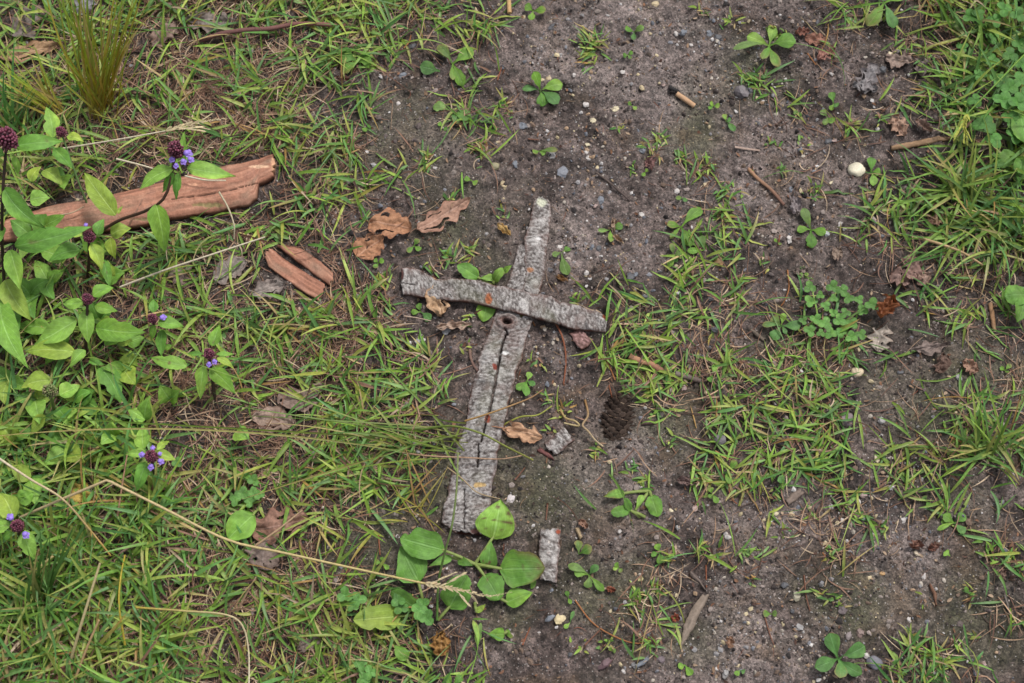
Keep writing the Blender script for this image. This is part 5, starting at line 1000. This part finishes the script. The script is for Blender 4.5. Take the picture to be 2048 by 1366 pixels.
clump('broad bladed grass clump at the right edge, lower half', (1975,905), [(2030,830,.05,22,9),(1930,840,.04,20,8),(1900,930,.03,20,7),(2040,950,.03,20,7),(1960,780,.05,15,5)], (.0022,.0036), GP, basecol=C8(140,150,80))
clump('broad bladed grass clump at the right edge, level with the big white pebble', (1925,385), [(1850,330,.04,22,9),(2000,340,.05,24,9),(1830,420,.03,20,8),(2020,420,.03,20,8),(1930,300,.05,15,6)], (.0022,.0036), GP, basecol=C8(140,150,80))

# ------------------------------------------------------------------ soil crumbs, grit and plant litter
def scatter(n, weight=None, box=(-.6, .6, -.43, .5)):
    P = np.stack([rs.uniform(box[0], box[1], n), rs.uniform(box[2], box[3], n)], 1)
    if weight is not None: P = P[rs.rand(n) < weight(P)]
    return P
def inside_any(P):
    b = np.zeros(len(P), bool)
    for pg in BPOLY: b |= inpoly(P[:, 0], P[:, 1], pg)
    return b
clus = lambda P: np.clip(.35 + .9 * fbm(P[:, 0], P[:, 1], .03, 2, 200), .03, 1)
P = scatter(52000, clus); P = P[~inside_any(P)]
S_ = rs.uniform(.0005, .0015, len(P)) * (1 + 1.1 * (rs.rand(len(P)) < .1))
cs = np.array([C8(70,60,56), C8(104,92,88), C8(160,146,138), C8(44,38,37), C8(120,100,86)]); Cc = cs[rs.randint(0, 5, len(P))] * rs.uniform(.8, 1.2, (len(P), 1))
mb = MB(); many_rocks(mb, np.c_[P, TH(P[:, 0], P[:, 1])], S_, Cc); tag(mb.build('soil_crumbs', M_crumb, smooth=False), 'fine dark crumbs of soil all over the bare ground', 'soil', kind='stuff')
GR = [(1180,500,60,1),(1110,700,50,1),(1240,500,70,1),(1120,100,80,.8),(1320,70,80,.8),(1450,100,100,.6),(1560,1040,60,.8),(1800,950,60,.5),(1750,1080,120,.6),(1480,1290,100,.6),(1160,560,50,1),(1350,1290,80,.5),(1180,320,80,.8),(1500,180,60,.6),(1640,280,60,.5),(1600,1280,100,.7),(1290,930,60,.6)]
wg = lambda P: np.clip(.12 + blobs(P[:, 0], P[:, 1], [(a, b, c) for a, b, c, d in GR]) * .8, 0, 1)
P = scatter(36000, wg); P = P[~inside_any(P)]
S_ = rs.uniform(.0005, .0012, len(P)) * (1 + 1.1 * (rs.rand(len(P)) < .2))
cs = np.array([C8(214,208,204), C8(190,178,164), C8(130,130,136), C8(206,188,150), C8(150,146,146), C8(110,112,120), C8(180,150,120)]); Cc = cs[rs.randint(0, 7, len(P))] * rs.uniform(.75, 1.1, (len(P), 1))
mb = MB(); many_rocks(mb, np.c_[P, TH(P[:, 0], P[:, 1])], S_, Cc); tag(mb.build('grit', M_stone, smooth=False), 'fine pale and grey grit sprinkled over the soil', 'grit', kind='stuff')
P = scatter(5200, lambda P: np.clip(.4 + .8 * fbm(P[:, 0], P[:, 1], .025, 2, 290), .05, 1)); P = P[~inside_any(P)]
S_ = rs.uniform(.0013, .0028, len(P)); cs = np.array([C8(62,53,49), C8(102,90,85), C8(134,121,114), C8(80,68,60), C8(150,138,130)]); Cc = cs[rs.randint(0, 5, len(P))] * rs.uniform(.8, 1.15, (len(P), 1))
mb = MB(); many_rocks(mb, np.c_[P, TH(P[:, 0], P[:, 1])], S_, Cc, sink=.75); tag(mb.build('soil_clods', M_crumb, smooth=False), 'small clods of earth half sunk in the bare ground', 'soil', kind='stuff')
# flakes of leaf and bark
P = scatter(2600); n = len(P); cs = np.array([C8(128,92,72), C8(164,134,108), C8(96,70,60), C8(186,160,134), C8(150,110,84), C8(70,56,50)]); c = cs[rs.randint(0, 6, n)]
mb = MB(); blades(mb, np.c_[P, TH(P[:, 0], P[:, 1]) + .0006], rs.uniform(-3.14, 3.14, n), rs.uniform(-.1, .3, n), rs.uniform(.002, .006, n), rs.uniform(.001, .003, n), rs.uniform(0, .5, n), rs.normal(0, .9, n), c, c * .85, S=3, excl=BPOLY, keep=0, tipk=5)
tag(mb.build('leaf_flakes', M_dead), 'tiny brown flakes of leaf and bark strewn on the soil', 'plant litter', kind='stuff')
# short fibres and rootlets
P = scatter(3600, lambda P: np.clip(.5 + .6 * fbm(P[:, 0], P[:, 1], .04, 2, 230), .05, 1)); n = len(P)
cs = np.array([C8(120,84,64), C8(96,70,58), C8(150,112,84), C8(168,136,104), C8(140,80,56), C8(76,60,54)]); c = cs[rs.randint(0, 6, n)]
mb = MB(); blades(mb, np.c_[P, TH(P[:, 0], P[:, 1]) + .0004], rs.uniform(-3.14, 3.14, n), rs.uniform(-.02, .2, n), rs.uniform(.003, .014, n), rs.uniform(.0003, .0009, n), rs.uniform(0, .5, n), rs.normal(0, .9, n), c, c * .9, S=4, excl=BPOLY, keep=0)
tag(mb.build('plant_fibres', M_straw), 'fine brown plant fibres and rootlets strewn on the soil', 'plant litter', kind='stuff')
# moss fuzz
P = scatter(60000, lambda P: np.clip(blobs(P[:, 0], P[:, 1], MOSS) * .8 + .5 * fbm(P[:, 0], P[:, 1], .02, 3, 260) - .35, 0, 1)); P = P[:9000]; n = len(P)
cs = np.array([C8(96,104,56), C8(112,112,66), C8(84,90,56), C8(120,104,66)]); c = cs[rs.randint(0, 4, n)]
mb = MB(); blades(mb, np.c_[P, TH(P[:, 0], P[:, 1])], rs.uniform(-3.14, 3.14, n), rs.uniform(.1, .9, n), rs.uniform(.001, .003, n), rs.uniform(.0003, .0007, n), rs.uniform(0, .5, n), rs.normal(0, .9, n), c, c, S=2, excl=BPOLY, keep=0)
tag(mb.build('moss', M_grass), 'thin olive moss film on the damp flat soil', 'moss', kind='stuff')

# ------------------------------------------------------------------ light, world, camera
w = bpy.data.worlds.new('World'); scene.world = w; w.use_nodes = True; nt = w.node_tree; nt.nodes.clear()
SUN_EL, SUN_AZ = R(58), R(35)   # azimuth clockwise from +Y
sky = nt.nodes.new('ShaderNodeTexSky'); sky.sky_type = 'NISHITA'; sky.sun_disc = False; sky.sun_elevation = SUN_EL; sky.sun_rotation = SUN_AZ; sky.dust_density = 3.0
hs = nt.nodes.new('ShaderNodeHueSaturation'); hs.inputs['Saturation'].default_value = .28
bg = nt.nodes.new('ShaderNodeBackground'); bg.inputs['Strength'].default_value = .115; out = nt.nodes.new('ShaderNodeOutputWorld')
nt.links.new(sky.outputs[0], hs.inputs['Color']); nt.links.new(hs.outputs[0], bg.inputs[0]); nt.links.new(bg.outputs[0], out.inputs[0])
sl = bpy.data.lights.new('sun', 'SUN'); sl.energy = 1.7; sl.angle = R(11); sl.color = (1, .975, .94)
so = bpy.data.objects.new('sun', sl); COL.objects.link(so)
dv = Vector((math.sin(SUN_AZ) * math.cos(SUN_EL), math.cos(SUN_AZ) * math.cos(SUN_EL), math.sin(SUN_EL)))
so.rotation_euler = (-dv).to_track_quat('-Z', 'Y').to_euler(); so.location = dv * 3
cd = bpy.data.cameras.new('camera'); co = bpy.data.objects.new('camera', cd); COL.objects.link(co)
cd.lens = 50; cd.sensor_width = 36; cd.clip_start = .01; cd.clip_end = 100
co.location = CAM; co.rotation_euler = (TILT, 0, 0); scene.camera = co
cd.dof.use_dof = True; cd.dof.focus_distance = DIST; cd.dof.aperture_fstop = 8
scene.view_settings.view_transform = 'Standard'; scene.view_settings.look = 'None'; scene.view_settings.exposure = .85; scene.view_settings.gamma = 1
